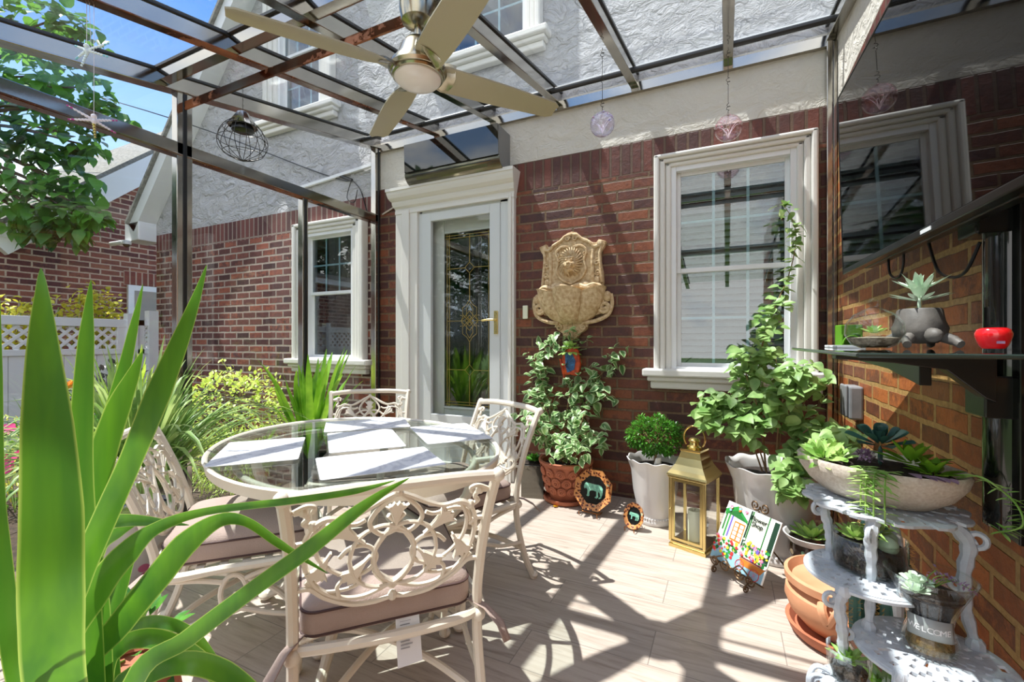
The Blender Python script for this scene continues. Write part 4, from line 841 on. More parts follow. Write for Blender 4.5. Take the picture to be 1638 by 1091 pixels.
def plate(name, label, x, y, z, az, lean, Rr, oval=1, k=8):
    t = thing(name, label, 'plate', (x, y, 0), R(az+90))
    T_ = Matrix.Translation((0, 0, z)) @ Matrix.Rotation(R(-lean), 4, 'X')
    def ring(r, yy): return [(r*math.cos(2*pi*(i+.5)/k), yy, Rr+r*oval*math.sin(2*pi*(i+.5)/k)) for i in range(k)]
    m = M(); m.T = T_; vs = ring(Rr, -.012)+ring(Rr*.68, 0)+ring(Rr*.66, .004)+ring(Rr*1.0, -.004)+ring(Rr*.66, .012)
    m.add(vs, [(i, (i+1) % k, k+(i+1) % k, k+i) for i in range(k)], 0); m.add(vs, [(k+i, k+(i+1) % k, 2*k+(i+1) % k, 2*k+i) for i in range(k)]+[tuple(range(2*k, 3*k))], 1)
    m.add(vs, [(i, 3*k+i, 3*k+(i+1) % k, (i+1) % k) for i in range(k)]+[(3*k+i, 4*k+i, 4*k+(i+1) % k, 3*k+(i+1) % k) for i in range(k)]+[tuple(range(5*k-1, 4*k-1, -1))], 0)
    m.build('dish', ['plate_rim', 'plate_dark'], t, smooth=False)
    m = M(); m.T = T_; m.prism([(a*Rr*1.12, Rr+b*Rr*1.05) for a, b in cat_poly], .001, .0035, 'XZ'); m.build('painted_animal', 'beast', t, smooth=False)
    m = M(); w_ = Rr*.45
    for sg in (-1, 1):
        m.tube(bez([(sg*w_, -.045, .004), (sg*w_, -.05, z+.01), (sg*w_, -.03, z+.004), (sg*w_, 0, z-.004), (sg*w_, .04, .02), (sg*w_*.7, .09, .004)], 5), .0028, 6); m.tube(bez([(sg*w_, 0, z-.004), (sg*w_*.8, .04, Rr*.7), (sg*w_*.3, .075, Rr*1.2)], 5), .0028, 6)
    m.tube([(-w_, 0, z-.004), (w_, 0, z-.004)], .0028, 6); m.build('easel', 'copper', t); return t
plate('decorative_plate', 'large octagonal plate painted with a pale green big cat on a little easel', -.835, 2.985, .022, 262, 17, .145)
plate('decorative_plate', 'small patterned plate with a green animal on an easel near the lantern', -.531, 2.862, .018, 255, 17, .068, 1.2, 12)
# --- illustrated tile on a scrolled iron easel
def pc(i): return ['f1efe6', '2f8a3c', '1f3a2a', 'c7762e', 'd63a3a', 'e6d23a', 'e88aa0', '8fb4c4', 'f7f7f4', '2c6a34', '6b5ab0', '7a2e22', 'd3d6c4'][i]
for i in range(13): MT['ink%d' % i] = mat('tile_print_colour', pc(i), .25)
ed = Vector((.70, -.714, 0)).normalized(); ld = Vector((.714, .70, 0)).normalized(); S, C_ = math.sin(R(25)), math.cos(R(25)); upv = ld*S+Vector((0, 0, C_)); nv = ed.cross(upv).normalized()
if nv.dot(Vector((-1, -1, 0))) < 0: nv = -nv
t = thing('illustrated_tile', 'square glazed tile picturing a flower shop with awning and flower carts', 'tile')
mw = Matrix((ed, -nv, upv)).transposed().to_4x4(); mw.translation = Vector((-.077, 2.574, .062)); t.matrix_world = mw
M().box(0, .317, 0, .007, 0, .30).build('tile', 'ink0', t, smooth=False, bevel=.002)
m = M(); lv = [0]
def pp(pts, c): lv[0] += 1; m.prism([(a*.317, b*.30) for a, b in pts], -.0006-.00004*lv[0], 0, 'XZ', c)
def rc(a, b, c, d, q): pp([(a, c), (b, c), (b, d), (a, d)], q)
rc(.5, .8, .25, .99, 12); rc(0, .47, .24, .75, 12); rc(.0, .98, .0, .24, 7); rc(.9, .985, .22, .97, 2); rc(.80, .82, .25, 1, 9); rc(.47, .50, .36, .99, 2); rc(.505, .53, .36, .99, 9)
rc(.04, .07, .5, .9, 9); rc(.1, .13, .4, .85, 1); rc(.16, .19, .42, .85, 10); rc(.24, .45, .40, .72, 3)
for i in range(2):
    for j in range(4): rc(.26+.10*i, .33+.10*i, .43+.07*j, .485+.07*j, 8)
rc(.22, .46, .30, .325, 2); rc(.22, .46, .345, .365, 8)
pp([(.0, .86), (.22, .97), (.46, .80), (.47, .74), (.24, .88), (.02, .76)], 1); pp([(.03, .80), (.24, .90), (.44, .76), (.24, .78)], 9); pp([(.0, .87), (.22, .985), (.47, .82), (.46, .80), (.22, .97), (.0, .855)], 8)
pp([(.52, .22), (.98, .22), (.93, .12), (.58, .12)], 3); rc(.54, .95, .225, .245, 11)
def blob(cx, cy, r, c): pp([(cx+r*math.cos(a*pi/4)*U(.8, 1.2), cy+r*math.sin(a*pi/4)*U(.8, 1.2)) for a in range(8)], c)
for i in range(50): blob(U(.0, .44), U(.12, .38), U(.018, .035), random.choice([4, 5, 6, 9, 1, 4, 5]))
for i in range(90): blob(U(.5, .97), U(.25, .52), U(.015, .03), random.choice([4, 5, 6, 9, 1, 6, 10, 8, 5]))
for i in range(8): blob(U(.1, .42), U(.86, .98), .025, random.choice([8, 3, 6, 7]))
for cx, cy, r in ((.56, .11, .075), (.84, .07, .085)):
    m.tube([((cx+r*math.cos(a*pi/10))*.317, -.002, (cy+r*math.sin(a*pi/10))*.30) for a in range(20)], .0016, 4, mi=4, closed=True)
    for a in range(8): m.tube([(cx*.317, -.002, cy*.3), ((cx+r*math.cos(a*pi/4))*.317, -.002, (cy+r*math.sin(a*pi/4))*.30)], .0007, 4, mi=6)
m.build('painted_scene', ['ink%d' % i for i in range(13)], t, smooth=False)
text('lettering', 'Flower\nShop', .033, 'black', t, (.205, -.0045, .255), (pi/2, 0, 0), sp=.8)
t = thing('tile_easel', 'dark scrolled iron easel holding the illustrated tile', 'easel'); t.matrix_world = Matrix(((ed.x, ld.x, 0, -.077), (ed.y, ld.y, 0, 2.574), (0, 0, 1, 0), (0, 0, 0, 1)))
def W3(x, y, z): return (x, y, z)
m = M(); r_ = .0038
for x in (.06, .26):
    m.tube([W3(x, -.03+a, b) for a, b in spiral((0, .022), .018, .005, pi/2, 1.4)][::-1]+[W3(x, -.01, .052), W3(x, .03, .052), W3(x, .045, .05)], r_, 6)
m.tube([W3(.0, .012, .05), W3(.317, .012, .05)], r_, 6)
for s_, c0 in ((1, .02), (-1, .297)):
    m.tube([W3(c0+s_*a, -.018, .062+b) for a, b in spiral((.03, .0), .028, .007, pi, 1.5)], r_, 6); m.tube([W3(c0+s_*a, -.018, .06+b) for a, b in spiral((.095, .005), .03, .008, pi, 1.4)], r_, 6)
m.tube(bez([W3(.05, -.018, .075), W3(.11, -.018, .105), W3(.16, -.018, .07), W3(.21, -.018, .105), W3(.27, -.018, .075)], 6), r_, 6)
m.build('front_rest', 'rustwire', t)
m = M().tube(bez([W3(.16, .03, .05), W3(.16, .10, .2), W3(.16, .16, .33)], 5), r_, 6)
for s_ in (-1, 1): m.tube([W3(.16+s_*(a), .165, .35+b) for a, b in spiral((.028, 0), .028, .006, pi, 1.5)], r_, 6)
m.tube(bez([W3(.16, .12, .25), W3(.2, .24, .1), W3(.24, .27, .03)], 5), r_, 6); m.tube([W3(.24+a, .27, .025+b) for a, b in spiral((.022, 0), .022, .006, pi, 1.5)], r_, 6); m.tube([W3(.16, .03, .05), W3(.317, .012, .05)], r_, 6); m.build('back_stand', 'rustwire', t)
# --- painted ceramic pot with succulent leaves, pale terracotta pot
def floral(name, base, cols, sc=22):
    m = mat(name, base, .2, coat=.4); nt = m.node_tree; b = nt.nodes['Principled BSDF']; t = N(nt, 'ShaderNodeTexCoord'); n = N(nt, 'ShaderNodeTexVoronoi'); n.inputs['Scale'].default_value = sc; nt.links.new(t.outputs['Object'], n.inputs['Vector'])
    s_ = N(nt, 'ShaderNodeSeparateColor'); nt.links.new(n.outputs['Color'], s_.inputs[0]); r = ramp(nt, [(i/len(cols), srgb(c)) for i, c in enumerate(cols)], s_.outputs[0]); r.color_ramp.interpolation = 'CONSTANT'
    d = ramp(nt, [(.35, (1, 1, 1)), (.42, (0, 0, 0))], n.outputs['Distance']); mx = N(nt, 'ShaderNodeMixRGB'); nt.links.new(d.outputs[0], mx.inputs[0]); mx.inputs[1].default_value = (*srgb(base), 1); nt.links.new(r.outputs[0], mx.inputs[2]); nt.links.new(mx.outputs[0], b.inputs['Base Color']); return m
MT['floral_dark'] = floral('dark_floral_glaze', '2e211c', ['3c2c24', '4e8a5a', '9a8a70', '2e211c', '7aa886', '8a3f34'], 30)
MT['floral_pale'] = floral('pale_floral_glaze', 'b9b2ac', ['5b4a7a', 'b05a78', 'cfc8c0', '3c5a8a', '6a8a5a', 'a89a90'], 16)
t = thing('flower_pot', 'dark painted ceramic pot with white patterned rim beside the plant stand', 'pot', (.372, 2.585, 0))
M().lathe([(0, 0), (.07, 0), (.085, .015), (.09, .03), (.075, .03), (.0, .025)], 28).build('saucer', 'floral_dark', t)
M().lathe([(0, .028), (.055, .028), (.065, .06), (.09, .12), (.10, .17), (.098, .215), (.0, .212)], 32).build('body', 'floral_dark', t)
M().lathe([(.098, .214), (.118, .24), (.121, .248), (.112, .248), (.095, .226)], 32, cap=False).build('rim', 'ceramic', t)
m = M(); rosette(m, (0, 0, .225), .015, 9, .10, .035, (.25, .8), 'oval', layers=2); m.build('agave', 'succ', t)
t = thing('flower_pot', 'large round pale terracotta pot in its saucer under the white plant stand', 'pot', (.41, 2.17, 0))
M().lathe([(0, 0), (.155, 0), (.175, .02), (.19, .055), (.175, .055), (.155, .03), (0, .03)], 36).build('saucer', 'terracotta', t)
M().lathe([(0, .03), (.10, .03), (.13, .05), (.175, .10), (.192, .145), (.188, .18), (.165, .205), (.17, .21), (.192, .217), (.194, .245), (.18, .25), (.165, .22), (0, .215)], 40).build('body', 'terracotta_pale', t)
for a in (250, 100):
    m = M(); q = R(a); m.tube(bez([(.18*math.cos(q-.15), .18*math.sin(q-.15), .20), (.215*math.cos(q-.1), .215*math.sin(q-.1), .19), (.22*math.cos(q), .22*math.sin(q), .15), (.215*math.cos(q+.1), .215*math.sin(q+.1), .19), (.18*math.cos(q+.15), .18*math.sin(q+.15), .20)], 5), .016, 8); m.build('handle', 'terracotta_pale', t)
# --- white iron plant stand with four trays
t = thing('plant_stand', 'white ornate cast-iron tiered plant stand in the right corner', 'stand', (.36, 1.45, 0))
O = Vector((.36, 1.45, 0))
def tray(cx, cy, z, Rr, scal=0):
    m = M(); nr, na = 9, 64; vs = []; keep = []
    for i in range(nr+1):
        r = Rr*(.10+.90*i/nr)
        for j in range(na):
            a = 2*pi*j/na; q = r*(1+(scal*abs(math.cos(6*a)) if i >= nr-1 else 0)); vs.append((cx-O.x+q*math.cos(a), cy-O.y+q*math.sin(a), z+(.0 if i < nr-1 else -.002*(i-nr+1))))
    fs = []
    for i in range(nr):
        for j in range(na):
            hole = (i in (1, 3, 5, 7)) and ((j+i) % 3 == 1) or (i in (2, 6) and (j % 8 == 3)) or (i == 8 and scal and j % 5 == 1)
            if not hole: fs.append((i*na+j, i*na+(j+1) % na, (i+1)*na+(j+1) % na, (i+1)*na+j))
    fs.append(tuple(range(na-1, -1, -1))); m.add(vs, fs); o = m.build('tray', 'white_iron', t, smooth=False, solid=.007)
    m = M(); m.tube([(cx-O.x+Rr*(.93 if scal else 1)*math.cos(a*pi/24), cy-O.y+Rr*(.93 if scal else 1)*math.sin(a*pi/24), z-.006) for a in range(48)], .006, 6, closed=True); m.build('rim', 'white_iron', o)
TR1 = (.385, 1.56, .738, .168); TR2 = (.332, 1.456, .578, .135); TR3 = (.428, 1.354, .458, .143); TR4 = (.265, 1.335, .355, .055)
tray(*TR1, .10)
for q in (TR2, TR3, TR4): tray(*q)
def leg(a, b, bow, k=1.0):
    a = Vector(a)-O; b = Vector(b)-O; d = Vector(bow); L = (b-a).length
    m = M(); p = bez([a, a.lerp(b, .15)+d*.7, a.lerp(b, .4)+d*.15, a.lerp(b, .7)-d*.15, b], 7); n = len(p)
    m.tube(p, [(.016-.007*i/n+.0015*math.sin(i*1.7))*k for i in range(n)], 8)
    for f, r in ((.05, .018), (.3, .011), (.55, .012), (.8, .011), (.97, .017)): m.sph(p[int(f*(n-1))], r*k, 8)
    u_ = d.normalized() if d.length else Vector((1, 0, 0)); w_ = Vector((0, 0, 1))
    m.tube([p[int(.2*n)]+u_*(c+.02)+w_*s for c, s in spiral((0, 0), .022*k, .006, pi, 1.3)], .006*k, 6); m.tube([p[int(.62*n)]+u_*(c-.012)+w_*s for c, s in spiral((0, 0), .016*k, .004, 0, 1.2)], .005*k, 6)
    m.build('leg', 'white_iron', t)
leg((.262, 1.53, .73), (.256, 1.50, .58), (-.018, -.01, 0)); leg((.335, 1.415, .73), (.322, 1.40, .46), (-.01, -.02, 0)); leg((.505, 1.475, .73), (.530, 1.42, .46), (.030, -.01, 0), 1.15)
leg((.43, 1.68, .73), (.44, 1.47, .46), (.0, .012, 0), .8); leg((.26, 1.345, .57), (.255, 1.345, .36), (-.014, -.005, 0)); leg((.42, 1.545, .57), (.43, 1.56, .0), (.0, .01, 0), .9)
leg((.52, 1.30, .455), (.56, 1.28, .0), (.02, -.01, 0)); leg((.345, 1.245, .455), (.32, 1.20, .0), (-.02, -.02, 0)); leg((.225, 1.29, .37), (.19, 1.26, 0), (-.03, -.01, 0)); leg((.28, 1.42, .37), (.27, 1.46, 0), (0, .02, 0))
m = M()
for k_, (cx_, cz_, r_) in enumerate(((-.155, .34, .022), (-.175, .29, .022), (-.145, .25, .02))): m.tube([(cx_+a, -.125+.01*k_, cz_+b) for a, b in spiral((0, 0), r_, .006, pi*k_, 1.6)], .0055, 7)
m.tube(bez([(-.13, -.12, .37), (-.16, -.12, .375), (-.175, -.12, .33), (-.155, -.12, .28), (-.175, -.12, .24)], 5), .006, 7); m.build('scroll_bracket', 'white_iron', t)
# bowl with mixed succulents
t = thing('succulent_bowl', 'shallow oval speckled stone bowl of mixed succulents on the top tray', 'planter', (.378, 1.578, .742), math.atan2(-.57, .82))
M().lathe([(0, 0), (.10, 0), (.125, .006), (.165, .035), (.19, .07), (.198, .098), (.193, .105), (.182, .10), (.165, .08), (0, .078)], 48, sy=.72).build('bowl', 'bowl', t, angle=60)
M().lathe([(0, .088), (.175, .086)], 40, sy=.72, cap=False).build('soil', 'soil', t)
m = M(); rosette(m, (.0, .03, .145), .014, 7, .07, .036, (.25, 1.15), 'spoon', layers=3, up=(.1, -.3, 1)); m.tube([(0, .03, .08), (0, .03, .15)], .008, 6); m.build('dark_rosette', 'succ_dark', t, sub=1)
m = M()
for c, L, up_ in (((-.13, -.05, .10), .05, (-.2, -.5, 1)), ((-.09, -.09, .10), .06, (0, -.8, 1)), ((-.155, -.01, .10), .045, (-.5, -.3, 1)), ((-.06, -.06, .105), .045, (0, -.4, 1)), ((-.11, .0, .11), .05, (0, 0, 1))): rosette(m, c, .008, 7, L, .02, (.2, 1.1), 'oval', layers=3, up=up_)
m.build('bright_rosettes', 'succ', t, sub=1)
m = M(); rosette(m, (.08, -.0, .115), .012, 9, .075, .026, (.1, .8), 'oval', layers=2); rosette(m, (.13, -.02, .10), .01, 8, .055, .024, (.1, .8), 'oval', layers=2); m.build('green_rosettes', 'aloe', t, sub=1)
m = M(); 
for i in range(5): m.leaf((.10+.015*i, -.07+.006*i, .105), (U(.2, 1), -.35, .05), (0, 0, 1), .055, .022, 'oval', .1)
m.build('mauve_leaves', 'succ_purple', t); m = M()
for i in range(90): d = rdir(); m.leaf(Vector((-.01, -.03, .11))+Vector((d.x*.03, d.y*.02, abs(d.z)*.02)), d, (0, 0, 1), .012, .008, 'tiny')
m.build('mauve_succulents', 'succ_purple', t)
m = M()
for k, (x0_, y0_, q) in enumerate(((.03, -.10, .13), (.05, -.108, .15), (.07, -.10, .12), (.015, -.09, .09))):
    p = bez([(x0_, y0_+.03, .10), (x0_+.005, y0_-.03, .105), (x0_+.01, y0_-.055, .07), (x0_+.012, y0_-.06, .10-q)], 5); m.tube(p, .002, 5)
    for i, c in enumerate(p[3:]):
        for s_ in (-1, 1): m.leaf(c, (s_*U(.5, 1), U(-.6, .1), U(-.3, .2)), (0, 0, 1), .032, .010, 'oval', .1)
m.build('trailing_stems', 'succ', t); m = M()
p = bez([(.17, .0, .10), (.22, -.03, .12), (.275, -.04, .08), (.285, -.03, .03), (.25, -.02, .0)], 6); m.tube(p, .0022, 5)
for c in p[4:]: 
    for s_ in (-1, 1): m.leaf(c, (s_*U(.3, 1), U(-.6, .5), U(-.5, .4)), (0, 0, 1), .026, .009, 'oval', .1)
m.build('arching_stem', 'succ', t)
# glass cylinder with succulents, and tall cactus behind
def soilglass(name, label, loc, R0, R1, H, lvl, cat='planter', prof=None):
    t = thing(name, label, cat, loc); pr = prof or [(0, .003), (R0, .003), (R1, H)]
    M().lathe(pr, 36).build('vessel', 'thin_glass', t) if False else M().lathe(pr, 36, cap=False).build('vessel', 'thin_glass', t, solid=.003)
    M().tube([(pr[-1][0]*math.cos(a*pi/18), pr[-1][0]*math.sin(a*pi/18), pr[-1][1]) for a in range(36)], .0028, 6, closed=True).build('rim', 'thin_glass', t)
    return t
t = soilglass('glass_planter', 'clear glass cylinder of dark soil and green succulents on the second tray', (.338, 1.475, .585), .078, .080, .085, .06)
M().lathe([(0, .006), (.074, .006), (.075, .062), (0, .066)], 30).build('soil', 'soil', t)
m = M(); rosette(m, (-.03, -.02, .075), .008, 8, .05, .02, (.3, 1.1), 'oval', layers=3); rosette(m, (.025, .03, .08), .008, 7, .04, .018, (.3, 1.1), 'oval', layers=2); m.build('succulents', 'succ', t)
m = M(); m.sph((.035, -.03, .075), .022, 12, sc=(1, 1, 1.1)); m.sph((.05, .02, .075), .018, 10); m.build('small_cacti', 'succ_pale', t)
t = thing('cactus', 'tall ribbed cactus with golden spines behind the plant stand', 'cactus', (.455, 1.86, 0))
M().lathe([(0, 0), (.075, 0), (.095, .16), (.10, .2), (.09, .2), (0, .19)], 28).build('pot', 'terracotta', t)
m = M(); sp_ = M()
for (cx, cy, hh, r) in ((-.045, 0, .47, .032), (.035, -.02, .52, .034), (0, .05, .56, .033), (.07, .03, .42, .026)):
    m.lathe([(r*.8, .18), (r, .22), (r, hh), (r*.7, hh+.03), (0, hh+.04)], 40, (cx, cy, 0), fn=lambda a, r, z, i: (r*(1+.14*math.cos(10*a)), 0))
    for j in range(10):
        a = 2*pi*j/10
        for k in range(22):
            z = .2+(hh-.18)*k/22
            for e in range(3): b = a+U(-.7, .7); p0 = (cx+r*1.12*math.cos(a), cy+r*1.12*math.sin(a), z); sp_.tube([p0, (p0[0]+.014*math.cos(b), p0[1]+.014*math.sin(b), z+U(-.010, .012))], .0006, 3, cap=False)
m.build('columns', 'succ_dark', t, angle=70); sp_.build('spines', 'spine', t)
# flared glass vase on the third tray, WELCOME band
t = thing('glass_vase', 'flared glass vase with a WELCOME band, dark soil and pale rosettes', 'vase', (.425, 1.355, .465))
pr = [(0, .004), (.042, .004), (.049, .010), (.048, .03), (.037, .065), (.041, .09), (.056, .13), (.078, .178)]
M().lathe(pr, 40, cap=False, sx=1.05).build('vessel', 'thin_glass', t, solid=.003, angle=80)
M().tube([(.0785*1.05*math.cos(a*pi/20), .0785*math.sin(a*pi/20), .178) for a in range(40)], .0028, 6, closed=True).build('rim', 'thin_glass', t)
MT['amber'] = mat('amber_gravel', '8a6a34', .6, bump=.8, bscale=120, col2='4a4224', vscale=40)
M().lathe([(0, .008), (.040, .008), (.043, .015), (.042, .03), (.033, .06), (0, .062)], 30).build('gravel', 'amber', t); M().lathe([(.033, .062), (.036, .09), (.052, .125), (.060, .136), (0, .140)], 30).build('soil', 'soil', t)
MT['band'] = mat('frosted_band', '9aa0a0', .35)
m = M(); az = R(255); vs = []
for k in range(13):
    a = az+R(-58+116*k/12); zc = .066+.004*math.sin(k/12*pi); 
    for z in (zc-.024, zc+.022): rr_ = .0375+abs(z-.068)*.18+.002; vs.append((1.05*rr_*math.cos(a), rr_*math.sin(a), z))
m.add(vs, [(2*i, 2*i+1, 2*i+3, 2*i+2) for i in range(12)]); m.build('band', 'band', t, solid=.001)
for i, chh in enumerate('WELCOME'):
    a = az+R(-42+14*i); rr_ = .0435; text('letter', chh, .018, 'vinyl', t, (1.05*rr_*math.cos(a), rr_*math.sin(a), .060), (pi/2, 0, a+pi/2))
m = M(); rosette(m, (-.025, .0, .145), .006, 8, .032, .018, (.2, 1.1), 'spoon', layers=3); rosette(m, (-.035, -.03, .142), .005, 7, .026, .015, (.2, 1.1), 'spoon', layers=3); m.build('pale_rosettes', 'succ_pale', t)
m = M(); gs = M()
for q in range(5):
    p = bez([(.0, 0, .14), (.01*q, .01, .165), (.015+.012*q, -.01*q+.01, .185-.004*q)], 4); gs.tube(p, .0012, 4)
    for e in range(7): m.leaf(p[-1]+rdir()*.006, rdir(), (0, 0, 1), .011, .005, 'tiny')
    for c in p[3:]: m.leaf(c, rdir(), (0, 0, 1), .010, .005, 'tiny')
m.build('pink_blooms', 'succ_purple', t); gs.build('flower_stems', 'greenstem', t)
t = soilglass('glass_planter', 'clear round glass jar with green succulents below the third tray', (.43, 1.70, 0), .09, .11, .2, .1, prof=[(0, .003), (.075, .003), (.10, .06), (.11, .14), (.10, .22), (.085, .25)])
M().lathe([(0, .01), (.072, .01), (.097, .06), (.10, .09), (0, .1)], 28).build('soil', 'soil', t); m = M(); rosette(m, (0, 0, .13), .01, 10, .08, .025, (.2, 1.2), 'oval', layers=4); m.build('succulents', 'aloe', t)
t = thing('pebble_jar', 'clear glass jar of succulent leaves on the lowest tray of the plant stand', 'planter', (.268, 1.335, .362)); M().lathe([(0, .003), (.035, .003), (.042, .03), (.045, .075)], 30, cap=False).build('vessel', 'thin_glass', t, solid=.003); M().lathe([(0, .006), (.032, .006), (.038, .025), (0, .03)], 24).build('soil', 'soil', t); m = M(); rosette(m, (0, 0, .04), .006, 8, .045, .016, (.3, 1.2), 'oval', layers=3); m.build('succulents', 'succ', t)
# --- on the glass shelf
SZ = 1.163
t = thing('tealight_holder', 'lime green square ceramic holder at the far end of the glass shelf', 'candle holder', (.435, 2.17, SZ), R(8))
m = M().frame(-.035, .035, 0, .085, .008, -.035, .035); m.box(-.035, .035, .028, .035, 0, .085); m.box(-.035, .035, -.035, -.028, .045, .085); m.build('body', 'green', t, smooth=False, bevel=.003)
m = M().tube([(.03*math.cos(R(a)), -.036, .012+.03*math.sin(R(a))) for a in range(0, 181, 20)], .003, 6); m.build('arch_relief', 'green', t)
tag(M().prism([(-.05, -.11), (.02, -.12), (.03, .11), (-.045, .12)], 0, .008, 'XY').build('coaster', 'vinyl', smooth=False, bevel=.002), 'thin white slab lying on the shelf in front of the turtle planter', 'tray').location = (.36, 1.80, SZ-.001)
t = thing('turtle_planter', 'charcoal ceramic turtle planter with a grey-green succulent', 'planter', (.48, 1.60, SZ), R(-85)); t.scale = (.74, .74, .84)
# local +x points towards the camera end of the shelf (head), body rests on four stubby feet
m = M(); m.lathe([(0, .015), (.05, .018), (.075, .04), (.08, .065), (.07, .09), (.064, .125), (.058, .13), (.055, .10), (0, .095)], 28, sx=1.15)
m.sph((.125, -.01, .042), .026, 14, sc=(1.35, .9, .85)); m.tube([(.07, 0, .05), (.12, -.005, .045)], .018, 10)
for sx, sy in ((.07, -.06), (.07, .06), (-.07, -.06), (-.07, .06)): m.tube(bez([(sx*.7, sy*.7, .04), (sx*1.1, sy*1.1, .026), (sx*1.45, sy*1.25, .013)], 4), [.018, .017, .014, .013], 8)
m.tube([(-.08, 0, .04), (-.125, 0, .03)], [.012, .004], 8); m.build('body', 'grey_cer', t, angle=80)
m = M(); rosette(m, (0, 0, .155), .012, 9, .085, .022, (.1, .9), 'oval', layers=2); rosette(m, (0, 0, .185), .01, 7, .085, .022, (.35, 1.2), 'oval', layers=3); m.tube([(0, 0, .15), (0, 0, .2)], .006, 6); m.tube([(0, 0, .09), (0, 0, .18)], .008, 6); m.build('succulent', 'succ_pale', t, sub=1)
t = thing('glass_terrarium', 'blown glass bubble terrarium with a ring on top and a tiny succulent inside', 'terrarium', (.36, 1.515, SZ)); t.scale = (.9, .9, .95)
m = M().lathe([(.03, .001), (.055, .012), (.072, .04), (.07, .07), (.05, .097), (.022, .112), (.01, .118), (.0, .119)], 32, cap=False); m.build('bubble', 'thin_glass', t, solid=.002)
M().tube([(.011*math.cos(a*pi/8), 0, .130+.011*math.sin(a*pi/8)) for a in range(16)], .003, 6, closed=True).build('hanging_ring', 'thin_glass', t)
M().lathe([(0, .003), (.03, .004), (.05, .014), (.062, .03), (0, .036)], 28).build('pebbles', 'pebble', t); m = M(); rosette(m, (0, 0, .042), .005, 8, .034, .012, (.3, 1.2), 'oval', layers=3); m.build('succulent', 'succ', t)
t = thing('red_bowl', 'squat glossy red lidded bowl at the near end of the glass shelf', 'bowl', (.49, 1.245, SZ+.004)); t.scale = (.52, .52, .85)
M().lathe([(0, 0), (.034, 0), (.043, .01), (.052, .028), (.053, .036), (.047, .046), (.036, .050), (.030, .047), (.026, .040), (0, .039)], 36, fn=lambda a, r, z, i: (r*(1+.02*math.cos(5*a)), 0)).build('body', 'red', t, angle=60)
M().box(-.012, .012, -.0535, -.0525, .012, .018).build('sticker', 'succ_purple', t, smooth=False)

# ------------------------------------------------------------------ wall fountain
t = thing('wall_fountain', 'cast stone wall fountain with a lion mask over a shell basin', 'fountain', (-1.105, WY, 0))
hp = [(0, 2.055), (.04, 2.045), (.07, 2.01), (.12, 1.99), (.17, 1.955), (.205, 1.95), (.215, 1.975), (.245, 1.965), (.275, 1.955), (.26, 1.915), (.235, 1.88), (.235, 1.80), (.25, 1.72), (.255, 1.64), (.235, 1.56), (.275, 1.55), (.27, 1.47), (.235, 1.40), (.1, 1.37), (0, 1.37)]
po = hp+[(-a, b) for a, b in hp[::-1][1:-1]]
m = M().prism(po, -.045, -.001, 'XZ'); ip = [(a*.72, 1.72+(b-1.72)*.80) for a, b in po if b > 1.5]; m.prism(ip, -.052, -.04, 'XZ'); m.build('back_plate', 'stone', t, bevel=.006)
m = M()
for s in (-1, 1):
    m.tube(bez([(0, -.055, 2.03), (s*.05, -.055, 2.02), (s*.09, -.055, 1.985), (s*.15, -.055, 1.955), (s*.18, -.055, 1.92), (s*.225, -.05, 1.925)], 5), .012, 7)
    m.tube(bez([(s*.175, -.05, 1.90), (s*.17, -.055, 1.8), (s*.175, -.055, 1.68), (s*.17, -.05, 1.60)], 4), .014, 7); m.tube(bez([(s*.245, -.045, 1.94), (s*.225, -.05, 1.86), (s*.235, -.05, 1.74), (s*.245, -.05, 1.64)], 4), .012, 7)
    m.tube([(s*.03+a, -.055, 2.0+b) for a, b in spiral((0, 0), .022, .005, 0, 1.5)], .008, 6)
    m.tube([(s*.205+s*a, -.052, 1.80+b) for a, b in spiral((0, 0), .028, .006, 0, 1.5)], .008, 6); m.tube([(s*.21+s*a, -.052, 1.72+b) for a, b in spiral((0, 0), .024, .006, pi, 1.5)], .008, 6); m.sph((s*.205, -.05, 1.66), .024, 8, sc=(1, .6, 1.4)); m.sph((s*.225, -.05, 1.94), .026, 8, sc=(1, .6, 1))
    m.tube(bez([(s*.02, -.055, 1.93), (s*.08, -.06, 1.935), (s*.125, -.06, 1.89), (s*.105, -.06, 1.82), (s*.12, -.06, 1.75), (s*.08, -.06, 1.68), (0, -.06, 1.64)], 5), .011, 6)
    m.tube([(s*.115+s*a, -.06, 1.87+b) for a, b in spiral((0, 0), .02, .005, 0, 1.3)], .007, 6)
    m.tube(bez([(0, -.08, 1.60), (s*.07, -.10, 1.62), (s*.14, -.12, 1.60), (s*.20, -.12, 1.615), (s*.25, -.09, 1.59)], 5), .020, 7)
    m.sph((s*.215, -.085, 1.59), .045, 10, sc=(1.1, .8, 1)); m.sph((s*.12, -.075, 1.625), .035, 8, sc=(1.4, .7, .8))
m.build('scrollwork', 'stone', t)
m = M(); m.sph((0, -.075, 1.80), .055, 18, sc=(1, .75, 1.15)); m.sph((0, -.118, 1.785), .028, 12, sc=(1.1, .9, .8)); m.sph((0, -.142, 1.795), .012, 8, sc=(1.3, .8, .8)); m.sph((0, -.10, 1.75), .026, 10, sc=(1, .9, .8))
for s in (-1, 1):
    m.sph((s*.022, -.112, 1.822), .010, 8); m.sph((s*.024, -.108, 1.838), .015, 8, sc=(1.3, .7, .5)); m.sph((s*.03, -.105, 1.79), .02, 8); m.sph((s*.045, -.08, 1.86), .015, 8); m.sph((s*.016, -.128, 1.775), .014, 8)
m.tube([(-.02, -.128, 1.765), (0, -.133, 1.758), (.02, -.128, 1.765)], .004, 5)
m.build('lion_face', 'stone', t)
m = M()
